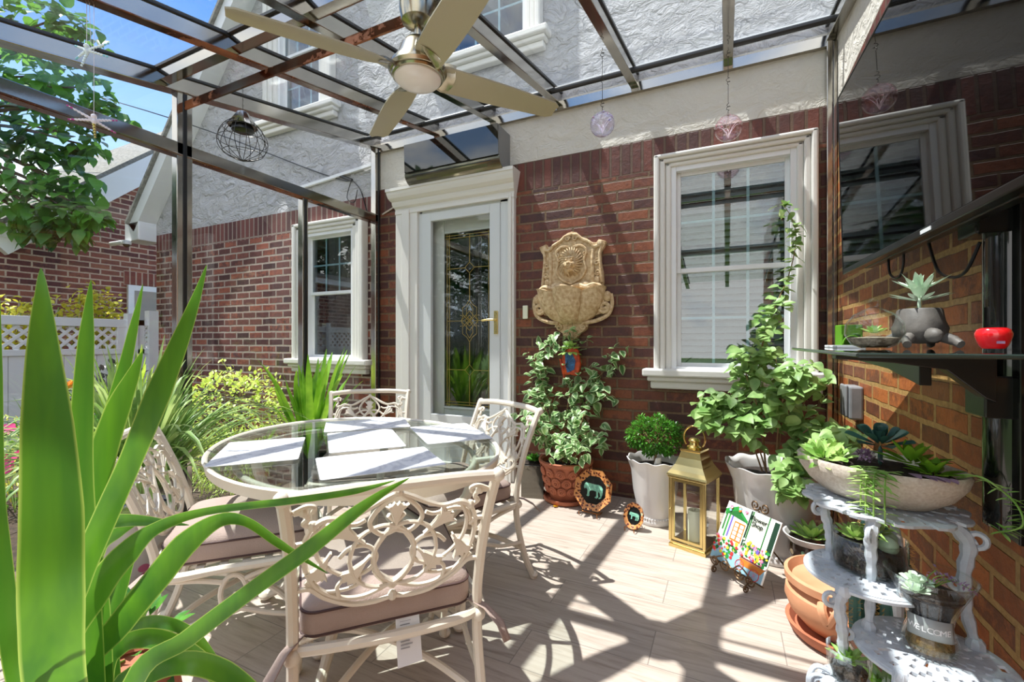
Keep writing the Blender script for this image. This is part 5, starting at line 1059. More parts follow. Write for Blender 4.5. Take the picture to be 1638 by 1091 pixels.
for k in range(26):
    a = R(-70+320*k/25); 
    for q in (0, 1): m.tube(bez([(.045*math.cos(a), -.08, 1.81+.055*math.sin(a)), (.07*math.cos(a+.1), -.085, 1.81+.085*math.sin(a+.1)), ((.085+.015*q)*math.cos(a+.25), -.062, 1.81+(.105+.015*q)*math.sin(a+.25))], 3), [.012, .011, .009, .007, .005, .004, .003], 6)
m.build('lion_mane', 'stone', t)
m = M(); n_ = 60; vs = []; pr = [(.02, 1.315), (.10, 1.325), (.165, 1.37), (.215, 1.44), (.245, 1.52), (.255, 1.56), (.262, 1.572), (.245, 1.572), (.225, 1.54), (.02, 1.50)]
for i, (r, z) in enumerate(pr):
    for j in range(n_+1):
        a = pi+pi*j/n_; k_ = 1+(.26*abs(math.sin(3*(a-pi)))**.7-.17)*min(1, r/.16); vs.append((r*k_*math.cos(a)*1.08, r*k_*math.sin(a)*.86, z+(.035*abs(math.sin(3*(a-pi))) if 5 <= i <= 7 else 0)))
m.add(vs, [(i*(n_+1)+j, i*(n_+1)+j+1, (i+1)*(n_+1)+j+1, (i+1)*(n_+1)+j) for i in range(len(pr)-1) for j in range(n_)]); m.build('shell_basin', 'stone', t, angle=60)
for s in (-1, 1): m = M(); m.tube([(s*.265+s*a, -.06, 1.45+b) for a, b in spiral((0, 0), .05, .01, pi/2, 1.8)], .016, 8); m.tube(bez([(s*.31, -.04, 1.55), (s*.32, -.04, 1.47), (s*.29, -.05, 1.39), (s*.2, -.06, 1.345), (s*.1, -.07, 1.33)], 5), .016, 7); m.sph((s*.285, -.05, 1.53), .035, 10, sc=(1, .8, 1.2)); m.build('side_volute', 'stone', t)
m = M().prism([(-.13, 1.33), (.13, 1.33), (.12, 1.28), (.07, 1.25), (.03, 1.205), (0, 1.195), (-.03, 1.205), (-.07, 1.25), (-.12, 1.28)], -.05, -.001, 'XZ')
for s in (-1, 1): m.tube([(s*.10+s*a, -.055, 1.30+b) for a, b in spiral((0, 0), .03, .006, 0, 1.6)], .009, 6); m.tube([(s*.045+s*a, -.055, 1.25+b) for a, b in spiral((0, 0), .024, .006, pi, 1.5)], .008, 6)
m.build('lower_bracket', 'stone', t, bevel=.004)
# butterfly wall pocket
MT['orange'] = mat('orange_glaze', 'd0501c', .3, col2='8a2a14', vscale=30); MT['blue'] = mat('blue_glaze', '3a78b0', .3, col2='1f4a80', vscale=40)
t = thing('butterfly_planter', 'hanging ceramic wall planter shaped like an orange and blue butterfly wing', 'planter', (-1.09, 3.33, 1.02))
wing = [(-.05, .10), (.03, .12), (.065, .10), (.075, .04), (.085, -.01), (.07, -.07), (.05, -.10), (.0, -.09), (-.045, -.10), (-.05, -.04), (-.07, .02)]
m = M().prism(wing, -.02, .01, 'XZ'); m.prism([(-.09, .03), (-.075, .035), (-.045, -.06), (-.04, -.12), (-.055, -.12), (-.075, -.04)], -.02, .0, 'XZ'); m.build('wing', 'orange', t, bevel=.006)
m = M().prism([(-.04, .085), (.02, .07), (.045, .02), (.035, -.05), (-.02, -.075), (-.035, -.02)], -.024, -.018, 'XZ'); m.build('wing_panel', 'blue', t, smooth=False)
m = M(); [m.tube([(-.035, -.026, -.02), (.03*math.cos(a), -.026, .0+.07*math.sin(a))], .0012, 4) for a in (-1.2, -.8, -.4, 0, .4, .8, 1.2)]; m.build('wing_veins', 'black', t)
m = M(); m.tube([(-.04, -.005, .09), (-.01, .02, .5)], .001, 4, cap=False); m.tube([(.03, -.005, .09), (-.01, .02, .5)], .001, 4); m.build('cords', 'black', t)
m = M(); rosette(m, (0, -.02, .12), .02, 14, .06, .03, (-.1, 1), 'oval', layers=3); rosette(m, (0, -.02, .10), .03, 10, .07, .035, (-.5, .2), 'oval', layers=2); m.build('leaves', 'succ', t)
t = thing('doorbell', 'small cream doorbell intercom on the brick beside the door', 'doorbell', (-1.508, WY, 1.435)); M().box(-.022, .022, -.022, 0, -.055, .055).build('case', 'candle', t, smooth=False, bevel=.004); M().lathe([(0, 0), (.005, 0), (.005, .003), (0, .003)], 10).build('button', 'green', t).rotation_euler = (pi/2, 0, 0)
kids(t)[-1].location = (0, -.022, -.005)
M().box(-.01, .01, -.0235, -.022, -.035, -.028).build('speaker_slot', 'black', t, smooth=False)
t = thing('outlet_box', 'grey weatherproof outlet box on the right brick wall behind the vine', 'outlet', (XR, 2.87, .87)); MT['greybox'] = mat('grey_plastic_cover', '8e8f92', .4, col2='737479')
M().box(-.06, 0, -.075, .075, -.085, .085).build('box', 'greybox', t, smooth=False, bevel=.01); M().box(-.075, -.06, -.06, .06, -.075, .09).build('lid', 'greybox', t, smooth=False, bevel=.008)
tag(M().leaf((-1.13, 3.05, .004), (1, .3, 0), (0, 0, 1), .05, .045, 'heart', -.2).leaf((-1.10, 3.04, .004), (-.2, -1, 0), (0, 0, 1), .04, .035, 'heart', -.2).build('fallen_petals', mat('orange_petal', 'f0a818', .5), solid=.001), 'orange fallen petals lying on the tiles before the terracotta pot', 'petals')
# ------------------------------------------------------------------ hanging ornaments
def curly(m, p0, z1, amp=.008, turns=6, r=.0013):
    P = []; n = 90; z0 = p0[2]
    for i in range(n+1):
        f = i/n; w_ = max(0, math.sin(f*pi*turns))**3; P.append((p0[0]+amp*w_*math.cos(i*1.3), p0[1]+amp*w_*math.sin(i*1.3), z0+(z1-z0)*f))
    m.tube(P, r, 4)
MT['orb_a'] = glassmat('violet_tinted_glass', (.96, .95, 1.0), 1.0, base=.06); MT['orb_b'] = glassmat('pink_tinted_glass', (1.0, .94, .955), 1.0, base=.06)
MT['swirl_a'] = mat('violet_swirl', '8f86c8', .2, col2='c48fb0', vscale=40); MT['swirl_b'] = mat('pink_swirl', 'd87a9a', .2, col2='f0c0cc', vscale=40); MT['swirl_w'] = mat('white_glass_thread', 'e6e2ea', .2)
for (x, y, z, r, g, s, lab) in ((-.665, 2.63, 2.475, .073, 'orb_a', 'swirl_a', 'hand-blown clear and violet glass orb hanging on curly wire left of the pink one'), (.01, 3.10, 2.515, .080, 'orb_b', 'swirl_b', 'hand-blown pink glass orb hanging on curly wire above the window')):
    t = thing('glass_orb', lab, 'ornament', (x, y, z), group='blown glass orbs hanging from the roof'); zt = RZ(y)-z-.004
    M().sph((0, 0, 0), r, 28, sc=(1, 1, .97)).build('bubble', g, t, solid=.002); m = M().tube([(.008*math.cos(a*pi/6), 0, r+.006+.008*math.sin(a*pi/6)) for a in range(12)], .002, 5, closed=True); m.build('loop', g, t)
    m = M(); curly(m, (0, 0, r+.01), zt-.012, amp=.013, turns=5, r=.0019); m.build('wire', 'wire', t)
    m = M(); m2 = M()
    for k in range(9): a = 2*pi*k/9; m.tube(bez([(0, 0, -r*.8), (r*.2*math.cos(a), r*.2*math.sin(a), -r*.3), (r*.55*math.cos(a+.3), r*.55*math.sin(a+.3), r*.2), (r*.8*math.cos(a+.5), r*.8*math.sin(a+.5), r*.35)], 5), .0016, 5)
    for k in range(15): d = rdir(); d.z = abs(d.z)*.9+.1; d.normalize(); q = d*r*.95; m2.sph(q, U(.003, .007), 6, sc=(1, 1, .6))
    m.build('glass_threads', 'swirl_w', t); m2.build('colour_flecks', s, t)
t = thing('cage_pendant', 'wire cage solar pendant lamp with crystal drop hanging from the rusty tie bar', 'pendant lamp', (-2.52, 1.66, 2.34)); zt = 2.65-2.34
m = M(); curly(m, (0, 0, .17), zt, .006, 9, .0014); m.build('chain', 'wire', t)
M().lathe([(.012, .175), (.03, .165), (.055, .125), (.078, .085), (.074, .085), (.05, .12), (.0, .15)], 12, cap=False).build('shade', 'steel', t, smooth=False)
M().lathe([(.0, .09), (.055, .088), (.058, .06), (.035, .05), (.0, .05)], 14).build('solar_unit', 'black', t)
m = M()
for k in range(14): a = 2*pi*k/14; m.tube(bez([(.05*math.cos(a), .05*math.sin(a), .12), (.10*math.cos(a), .10*math.sin(a), .07), (.128*math.cos(a), .128*math.sin(a), 0), (.10*math.cos(a), .10*math.sin(a), -.07), (.0, 0, -.115)], 5), .0018, 5)
for z, r in ((.07, .10), (0, .128), (-.07, .10)): m.tube([(r*math.cos(a*pi/14), r*math.sin(a*pi/14), z) for a in range(28)], .0018, 5, closed=True)
m.build('cage', 'wire', t)
m = M(); m.sph((0, 0, -.17), .010, 8, sc=(1, 1, 1.7)); m.tube([(0, 0, .05), (0, 0, -.17)], .001, 4)
m.build('crystal_drop', 'thin_glass', t)
for k in range(14): a = 2*pi*k/14; M().sph((.13*math.cos(a), .13*math.sin(a), U(-.05, .03)), .004, 6).build('crystal', 'thin_glass', t)
for (x, y, z, lab, colr, az) in ((-2.44, .93, 2.42, 'crystal dragonfly suncatcher with aqua wing tips, the upper of two', ('7cc8d8', 'dfeef2'), 20), (-2.43, .95, 2.13, 'crystal dragonfly suncatcher with magenta beads and gold tail, the lower of two', ('b03a8a', 'e8e4ee'), 80)):
    t = thing('dragonfly_suncatcher', lab, 'suncatcher', (x, y, z), R(az), group='crystal dragonflies on threads'); c1 = mat('bead_colour', colr[0], .1, coat=1); c2 = mat('crystal_bead', colr[1], .08, coat=1, spec=.9)
    m = M().tube([(0, 0, .01), (0, 0, RZ(y)-z)], .0011, 4); m.tube([(.02, 0, .01), (.012, 0, RZ(y)-z)], .0009, 4) if z > 2.3 else None; m.build('thread', 'swirl_w', t)
    m = M(); k_ = M()
    for s in (-1, 1):
        for a, L in ((25, .085), (-15, .075)):
            for i in range(7): f = (i+1)/7; p = (s*L*f*math.cos(R(a)), .02*f, L*f*math.sin(R(a))-.004); (m if i < 5 else k_).sph(p, .0075-.003*f, 7, sc=(1.3, .7, .9))
            m.tube([(0, 0, 0), (s*L*math.cos(R(a)), .02, L*math.sin(R(a))-.004)], .002, 5)
    m.sph((0, 0, .012), .011, 8); m.sph((0, 0, -.008), .010, 8, sc=(1, 1, 1.4)); m.build('wings', c2, t); k_.build('wing_tips', c1, t)
    m = M(); 
    for i in range(6): m.sph((.0, -.004*i, -.022-.012*i), .0065-.0004*i, 7)
    m.build('tail', 'brass' if z < 2.3 else c2, t)
tag(M().tube(bez([(-13.2, 2.9, 6.75), (-10.77, 3.0, 5.70), (-6.29, 3.3, 4.0), (-3.9, 3.42, 2.98), (-3.46, 3.43, 2.84)], 6), .007, 5).tube([(-3.62, 3.42, 2.91), (-3.46, 3.43, 2.84)], .016, 6).tube(bez([(-3.46, 3.43, 2.84), (-3.33, 3.41, 2.72), (-3.28, 3.43, 2.55), (-3.24, 3.43, 2.40)], 4), .006, 5).tube(bez([(-3.46, 3.42, 2.84), (-3.50, 3.40, 2.66), (-3.40, 3.40, 2.60), (-3.36, 3.40, 2.72)], 4), .005, 5).build('overhead_cable', 'black'), 'thin black overhead cable dropping to the stucco above the outside window', 'cable')
# ------------------------------------------------------------------ foreground strap-leaf plant
YUCCA =  [[(-0.956,0.374,0.392,0.0262),(-0.739,0.256,0.74,0.0353),(-0.679,0.229,0.892,0.0363),(-0.679,0.229,0.99,0.0349),(-0.684,0.227,1.087,0.0286),(-0.701,0.229,1.171,0.0185),(-0.717,0.233,1.236,0.008),(-0.732,0.237,1.268,0.0004)],[(-0.984,0.393,0.36,0.0163),(-0.871,0.337,0.703,0.0171),(-0.842,0.317,0.878,0.0191),(-0.834,0.31,0.99,0.017),(-0.83,0.312,1.097,0.0134),(-0.838,0.319,1.187,0.01),(-0.845,0.327,1.272,0.0005)],[(-1.005,0.406,0.35,0.0134),(-0.936,0.35,0.725,0.0141),(-0.921,0.335,0.884,0.0127),(-0.901,0.344,0.992,0.0117),(-0.876,0.356,1.05,0.0098),(-0.864,0.373,1.128,0.0099),(-0.862,0.386,1.198,0.007),(-0.858,0.398,1.274,0.0005)],[(-1.0,0.408,0.35,0.0168),(-0.883,0.353,0.757,0.0137),(-0.877,0.334,0.893,0.0161),(-0.858,0.343,0.997,0.0199),(-0.845,0.36,1.081,0.0173),(-0.838,0.375,1.129,0.0098),(-0.835,0.387,1.166,0.0005)],[(-0.956,0.374,0.392,0.0209),(-0.783,0.268,0.765,0.0186),(-0.748,0.274,0.868,0.0159),(-0.711,0.291,0.963,0.0151),(-0.682,0.305,1.035,0.0143),(-0.653,0.319,1.114,0.0159),(-0.639,0.337,1.182,0.0113),(-0.632,0.352,1.236,0.0062),(-0.628,0.364,1.283,0.0004)],[(-0.969,0.379,0.381,0.0212),(-0.833,0.288,0.719,0.0191),(-0.79,0.309,0.831,0.0208),(-0.763,0.333,0.883,0.0194),(-0.737,0.357,0.914,0.0107),(-0.692,0.4,0.931,0.0069),(-0.593,0.47,0.94,0.0066),(-0.522,0.526,0.948,0.0059),(-0.474,0.56,0.961,0.0005)],[(-1.015,0.401,0.339,0.0246),(-0.919,0.336,0.64,0.0215),(-0.857,0.366,0.738,0.0215),(-0.804,0.391,0.811,0.0225),(-0.771,0.418,0.865,0.0218),(-0.736,0.446,0.894,0.0131),(-0.715,0.478,0.883,0.0083),(-0.682,0.516,0.836,0.0074),(-0.627,0.565,0.777,0.0005)],[(-0.875,0.357,0.444,0.0176),(-0.716,0.322,0.725,0.0142),(-0.651,0.353,0.784,0.0142),(-0.576,0.389,0.847,0.0126),(-0.516,0.429,0.897,0.0128),(-0.47,0.462,0.94,0.0104),(-0.438,0.489,0.967,0.0062),(-0.409,0.514,0.986,0.0004)],[(-0.919,0.336,0.444,0.0196),(-0.774,0.239,0.733,0.0177),(-0.766,0.221,0.845,0.0163),(-0.774,0.217,0.934,0.0126),(-0.793,0.219,1.005,0.0098),(-0.822,0.227,1.139,0.007),(-0.849,0.236,1.243,0.0004)],[(-1.084,0.423,0.299,0.0119),(-1.05,0.384,0.674,0.0123),(-1.06,0.379,0.808,0.0145),(-1.03,0.394,0.851,0.0134),(-0.979,0.418,0.862,0.0145),(-0.941,0.447,0.857,0.0102),(-0.888,0.484,0.845,0.0006)],[(-1.0,0.408,0.35,0.0168),(-0.929,0.375,0.619,0.0155),(-0.906,0.386,0.676,0.0165),(-0.864,0.407,0.692,0.0176),(-0.824,0.437,0.669,0.0157),(-0.797,0.472,0.613,0.0129),(-0.788,0.51,0.518,0.0045)],[(-0.932,0.385,0.402,0.0178),(-0.808,0.345,0.661,0.0166),(-0.766,0.365,0.694,0.0175),(-0.717,0.388,0.709,0.0184),(-0.677,0.419,0.686,0.0168),(-0.636,0.45,0.636,0.0104),(-0.61,0.484,0.562,0.002)],[(-1.13,0.456,0.247,0.0151),(-1.1,0.449,0.526,0.0147),(-1.066,0.465,0.605,0.0147),(-1.028,0.483,0.63,0.016),(-0.983,0.505,0.626,0.0123),(-0.96,0.538,0.586,0.0101),(-0.939,0.57,0.519,0.0026)],[(-1.136,0.454,0.247,0.0189),(-1.084,0.423,0.524,0.0178),(-1.068,0.408,0.702,0.0197),(-1.058,0.413,0.795,0.0209),(-1.028,0.439,0.825,0.0117),(-1.014,0.457,0.833,0.0024)],[(-1.051,0.439,0.299,0.0131),(-0.99,0.413,0.563,0.0134),(-0.995,0.411,0.663,0.0145),(-0.974,0.42,0.753,0.0123),(-0.954,0.43,0.808,0.0056),(-0.934,0.44,0.842,0.0006)]]
t = thing('yucca', 'very large strap-leaved yucca filling the left foreground in its pot', 'plant', (-1.0, .40, 0))
O_ = Vector((-1.0, .40, 0)); M().lathe([(0, 0), (.13, 0), (.15, .02), (.175, .30), (.19, .31), (.19, .345), (.17, .345), (.165, .31), (0, .305)], 36).build('pot', 'terracotta', t); M().lathe([(0, .32), (.165, .318)], 24, cap=False).build('soil', 'soil', t)
M().tube([(0, 0, .3), (.01, 0, .36), (.02, -.01, .42)], [.035, .04, .03], 10).build('stem', 'stem', t)
camv = Vector((0, 0, 1.18))
for li, lf in enumerate(YUCCA):
    pts = [Vector(p[:3]) for p in lf]; ws = [p[3]*(.84 if li == 0 else .7 if li == 8 else 1) for p in lf]; P = bez(pts, 6); n_ = len(P); W_ = []
    for i in range(n_):
        f = i/6; a = min(int(f), len(ws)-1); b = min(a+1, len(ws)-1); W_.append(ws[a]+(ws[b]-ws[a])*(f-a))
    mid = pts[len(pts)//2]; m = M(); m.edge = []; m.strap([p-O_ for p in P], [q*.88 for q in W_], up=(mid-camv).normalized()+Vector((0, 0, .35)), fold=-.22); m.build('leaf', 'yucca', t, angle=70)
def tuft(name, label, loc, n, L, W, spread, lm, up=1.0, pot=None, arch=.8, seed=3, base=0, mn=8):
    random.seed(seed); t = thing(name, label, 'plant', loc); m = M()
    for i in range(n):
        a = U(0, 2*pi); l = U(*L); s = U(.15, 1)*spread; d = Vector((math.cos(a), math.sin(a), 0)); P = []
        for k in range(mn+1):
            f = k/mn; P.append(Vector((0, 0, base))+d*(s*l*f+.01)+Vector((0, 0, up*l*(f-arch*s*f*f*f))))
        m.strap(P, [W*U(.8, 1.1)*(.35+1.3*f*(1-f)*2)*(1 if f < .95 else .3) for f in [k/mn for k in range(mn+1)]], up=Vector((0, 0, 1))+d*.01, fold=.25)
    if -3.12 < loc[0] < 0:
        for i, v in enumerate(m.v):
            if v.x+loc[0] < -3.07: v.x = -3.07-loc[0]+.25*min(.12, -3.07-v.x-loc[0])*-1+.0004*(i % 7); v.x = max(v.x, -3.085-loc[0])
    m.build('leaves', lm, t, angle=70); return t
def glazed_pot(loc, r, hgt, label, m_='floral_pale', rim='floral_pale', name='flower_pot'):
    t = thing(name, label, 'pot', loc); M().lathe([(0, 0), (r*.72, 0), (r*.76, .02), (r*.98, hgt*.45), (r*1.02, hgt*.7), (r*.92, hgt*.9), (r*.86, hgt*.93), (0, hgt*.92)], 40).build('body', m_, t)
    M().lathe([(r*.86, hgt*.92), (r*1.0, hgt*.955), (r*1.03, hgt), (r*.95, hgt), (r*.84, hgt*.95)], 40, cap=False).build('rim', rim, t); return t
glazed_pot((-2.80, 1.27, 0), .18, .32, 'pale glazed pot with violet floral painting under the arching grass')
tuft('arching_grass_plant', 'arching variegated grass-like plant in the painted pot left of the table', (-2.80, 1.27, .30), 460, (.55, 1.15), .0115, .92, 'grassy', up=.95, arch=.90)
glazed_pot((-2.955, .70, 0), .135, .50, 'tall painted ceramic pot with white rim at the left edge', 'floral_pale', 'vinyl')
tuft('small_grass_plant', 'low tuft of green leaves in the tall painted pot at the left edge', (-2.955, .70, .47), 30, (.12, .2), .006, .8, 'grassy', seed=9)
t = thing('flower_pot', 'black square pot of the spiky plant beside the back chair', 'pot', (-2.86, 2.42, 0)); M().lathe([(0, 0), (.12, 0), (.155, .28), (.165, .29), (.165, .32), (.15, .32), (.145, .29), (0, .285)], 4).build('body', 'black_metal', t, smooth=False)
tuft('spiky_plant', 'upright green spiky yucca by the glass wall behind the table', (-2.86, 2.42, .26), 46, (.45, 1.05), .026, .52, 'aloe', up=.98, arch=.42, seed=12)
# petunias by the foreground yucca
def blooms(name, label, loc, n, rad, zs, lm='box_leaf', fl='pink', nl=60, fr=.03, seed=4):
    random.seed(seed); t = thing(name, label, 'flowers', loc); m = M(); f = M(); s = M()
    for i in range(nl): d = rdir(); p = Vector((d.x*rad, d.y*rad, zs*.5+d.z*zs*.5)); m.leaf(p, (d+Vector((0, 0, .3))).normalized(), (0, 0, 1), U(.035, .06), .025, 'oval', .2)
    for i in range(n):
        d = rdir(); d.z = abs(d.z); p = Vector((d.x*rad*1.1, d.y*rad*1.1, zs*.5+d.z*zs*.55)); s.tube([(0, 0, 0), p*.6, p], .0016, 4); nr_ = (Vector((.5, -.8, .5))+rdir()*.4).normalized(); u_ = nr_.orthogonal().normalized(); v_ = nr_.cross(u_)
        vs = [p]+[p+nr_*fr*.35+(u_*math.cos(a*pi/10)+v_*math.sin(a*pi/10))*fr*(1+.14*math.cos(a*pi/2)) for a in range(20)]; f.add(vs, [(0, 1+a, 1+(a+1) % 20) for a in range(20)])
    m.build('leaves', lm, t); f.build('blossoms', fl, t); s.build('flower_stems', 'greenstem', t); return t
glazed_pot((-1.30, .56, 0), .12, .40, 'small pot of pink petunias tucked behind the foreground yucca', 'terracotta', 'terracotta')
blooms('petunia', 'hot pink petunias between the foreground yucca leaves', (-1.30, .56, .36), 5, .10, .17, fr=.026)
# ------------------------------------------------------------------ garden outside the glass
blooms('petunia', 'magenta petunias in the garden bed at the far left edge', (-3.50, 1.03, .25), 7, .16, .45, nl=160, seed=8, fr=.035)
def shrub(name, label, loc, rx, ry, rz_, n, L, lm, kind='oval', seed=1, stem='stem', W=.5, cat='shrub'):
    random.seed(seed); t = thing(name, label, cat, loc); m = M(); s = M()
    for i in range(12): d = rdir(); s.tube(bez([(0, 0, -rz_*.9), (d.x*rx*.3, d.y*ry*.3, -rz_*.3), (d.x*rx*.8, d.y*ry*.8, abs(d.z)*rz_*.6)], 4), .005, 5)
    for i in range(n): d = rdir(); q = U(.5, 1)**.6; bump_ = 1+.18*math.sin(7*d.x+3*d.z)*math.cos(6*d.y); p = Vector((d.x*rx, d.y*ry, d.z*rz_))*q*bump_; l = U(*L); m.leaf(p, (d+rdir()*.9).normalized(), (0, 0, 1), l, l*W, kind, .15)
    s.build('stems', stem, t); m.build('foliage', lm, t); return t
MT['asp'] = leafmat('feathery_lime', '8fb838', 'c4dc60', tr=.4); MT['purple_leaf'] = leafmat('dark_purple_leaf', '2c2430', '4d4350', tr=.1); MT['yellow_leaf'] = leafmat('golden_leaf', 'b8b830', 'dfe05a', tr=.4); MT['tree_leaf'] = leafmat('tree_leaf', '2c5c2c', '63a03c', rough=.35, tr=.45, vs=1.2); MT['hedge_leaf'] = leafmat('garden_tree_leaf', '1f4a20', '3c6e2c', rough=.6, tr=.3, vs=1.2); MT['bark'] = mat('bark', '5a4a3c', .9, bump=.8, bscale=20)
shrub('variegated_shrub', 'lime variegated shrub outside the glass below the brick wall', (-4.15, 2.62, .52), .62, .42, .42, 1700, (.035, .06), 'lime_leaf', seed=2)
shrub('asparagus_fern', 'feathery lime asparagus fern low behind the table edge', (-3.52, 2.20, .25), .30, .3, .24, 2400, (.03, .05), 'asp', 'tiny', seed=3, W=.14)
shrub('purple_shrub', 'dark purple-leaved shrub in front of the white fence', (-5.6, 2.35, .55), .36, .36, .38, 420, (.07, .11), 'purple_leaf', seed=4)
shrub('golden_juniper', 'golden and green juniper spreading at the left edge before the fence', (-4.9, 1.35, .32), .55, .4, .30, 1600, (.03, .05), 'yellow_leaf', 'tiny', seed=5, W=.3)
shrub('leafy_shrub', 'mixed green shrub between the fence and the arching grass', (-4.7, 1.95, .3), .5, .35, .33, 700, (.05, .09), 'box_leaf', seed=6)
tuft('lime_strap_plant', 'bright lime strap-leaved plant beyond the glass left of the steel post', (-4.4, 1.95, .30), 42, (.6, .95), .02, .6, 'asp', arch=.6, seed=5)
tuft('daylily', 'daylily clump with an orange flower in front of the fence', (-4.6, 1.55, .1), 60, (.5, .85), .012, .8, 'grassy', arch=.8, seed=6)
t = thing('daylily_flower', 'single orange daylily flower above the clump', 'flower', (-4.55, 1.62, .82)); m = M(); rosette(m, (0, 0, 0), .01, 6, .09, .035, (.3, .9), 'oval', layers=2); m.build('petals', mat('orange_lily', 'e89a3a', .5), t); M().tube([(0, 0, 0), (-.03, 0, -.7)], .004, 5).build('stalk', 'greenstem', t)
# fence
t = thing('fence', 'white vinyl privacy fence with lattice top running from the house', 'fence', (-6.97, 0, 0)); FYs = [(-1.6, .75), (.75, 3.02)]
m = M()
for z0, z1, w_ in ((1.37, 1.47, .03), (1.03, 1.10, .03), (.0, .12, .03)): m.box(-w_, w_, -1.6, 3.05, z0, z1)
m.box(-.025, .025, 2.95, 3.05, 1.05, 1.42); m.build('rail', 'vinyl', t, smooth=False, bevel=.004)
m = M(); y = -1.6
while y < 3.0: m.box(-.012, .012, y, y+.145, .05, 1.05); y += .15
m.build('panel', 'vinyl', t, smooth=False)
def lattice(m, y0, y1, z0, z1, sp=.115, w_=.032):
    H_ = z1-z0; k = y0-H_
    while k < y1:
        for s in (1, -1):
            a = (k, z0) if s > 0 else (k, z1); b = (k+H_, z1) if s > 0 else (k+H_, z0)
            fa = max(0, (y0-a[0])/H_); fb = min(1, (y1-a[0])/H_)
            if fb > fa: p = (a[0]+H_*fa, a[1]+(b[1]-a[1])*fa); q = (a[0]+H_*fb, a[1]+(b[1]-a[1])*fb); m.beam((.004*s, p[0], p[1]), (.004*s, q[0], q[1]), .007, w_, up=(0, s*-1, 1))
        k += sp
m = M(); lattice(m, -1.6, 2.95, 1.10, 1.37); m.build('lattice', 'vinyl', t, smooth=False)
def fpost(y, top, par):
    m = M().box(-.055, .055, y-.055, y+.055, 0, top); m.lathe([(.085, top), (.085, top+.02), (.06, top+.03), (.078, top+.07), (.05, top+.12), (.0, top+.17)], 4); m.build('post', 'vinyl', par, smooth=False, bevel=.004)
fpost(3.10, 1.55, t); fpost(.72, 1.55, t)
t = thing('garden_gate', 'narrow white lattice-topped gate section between the two capped posts', 'gate', (-6.97, 0, 0)); m = M().box(-.025, .025, 3.16, 3.24, .05, 1.47); m.box(-.025, .025, 3.16, 3.30, 1.40, 1.47); m.box(-.025, .025, 3.16, 3.30, 1.03, 1.09); m.build('frame', 'vinyl', t, smooth=False)
m = M(); lattice(m, 3.16, 3.30, 1.09, 1.40, .06, .02); m.build('lattice', 'vinyl', t, smooth=False); M().box(-.01, .01, 3.16, 3.30, .05, 1.03).build('panel', 'vinyl', t, smooth=False); fpost(3.335, 1.60, t)
random.seed(21)
t = thing('golden_climber', 'yellow-green climbing shrub rising above the lattice fence', 'shrub', (-7.35, 2.2, 0)); s = M(); m = M()
for (y0_, y1_, hh) in ((.7, .75, 1.72), (.6, .68, 1.80), (-.2, .0, 1.62), (-.6, -.25, 1.62), (-.3, -.1, 1.55), (.35, .5, 1.78), (.5, .75, 1.62), (.2, .3, 1.6), (.7, .6, 1.5), (-.8, -.6, 1.66), (-1.1, -1.0, 1.6)):
    P = bez([(0, y0_, 0), (.05, (y0_+y1_)/2, .9), (.1, y1_, hh)], 8); s.tube(P, .006, 5); leaves_on(m, [P[8:]], 150, (.05, .09), 'oval', spread=.17, W=.7)
s.build('stems', 'greenstem', t); m.build('foliage', 'yellow_leaf', t)
# tree
random.seed(31)
t = thing('shade_tree', 'big-leaved tree overhanging from the upper left beyond the fence', 'tree', (-9.9, 1.2, -.1)); O_ = Vector((-9.9, 1.2, -.1))
BL = [((-8.06, 2.35, 5.23), 0.47), ((-7.67, 2.54, 5.19), 0.43), ((-7.31, 2.7, 4.99), 0.27), ((-8.09, 2.33, 4.6), 0.47), ((-7.7, 2.52, 4.52), 0.47), ((-7.35, 2.69, 4.37), 0.39), ((-7.03, 2.84, 4.05), 0.23), ((-6.86, 2.92, 3.98), 0.11), ((-7.98, 2.38, 3.98), 0.47), ((-7.56, 2.59, 3.82), 0.43), ((-7.28, 2.72, 3.66), 0.23), ((-8.06, 2.35, 3.43), 0.39), ((-7.7, 2.52, 3.27), 0.39), ((-7.35, 2.69, 3.12), 0.27), ((-7.98, 2.38, 2.88), 0.35), ((-7.6, 2.57, 2.84), 0.35), ((-7.31, 2.7, 2.76), 0.27), ((-7.1, 2.81, 2.76), 0.14), ((-7.46, 2.64, 2.57), 0.2), ((-7.77, 2.49, 2.61), 0.16)]
tr = M(); tr.tube(bez([(0, 0, 0), (.1, .1, 2), (.3, .3, 4), (.5, .6, 6.5)], 6), [.2, .18, .15, .1], 12); m = M()
for c, r in BL:
    c = Vector(c)-O_; r = max(r, .12); st_ = Vector((.3, .3, 3.4)); tr.tube(bez([st_, st_.lerp(c, .5)+Vector((0, 0, .4)), c], 6), [.05, .03, .02, .012], 6)
    for i in range(int(85*(r/.5)**1.6)+14): d = rdir(); q = U(.2, 1)**.5; l = U(.13, .21); dd = (d*.5+rdir()*.6+Vector((.2, -.3, -.5))).normalized(); m.leaf(c+d*r*q, dd, (0, 0, 1), l, l*.72, 'heart', .2)
tr.build('trunk', 'bark', t); m.build('foliage', 'tree_leaf', t)
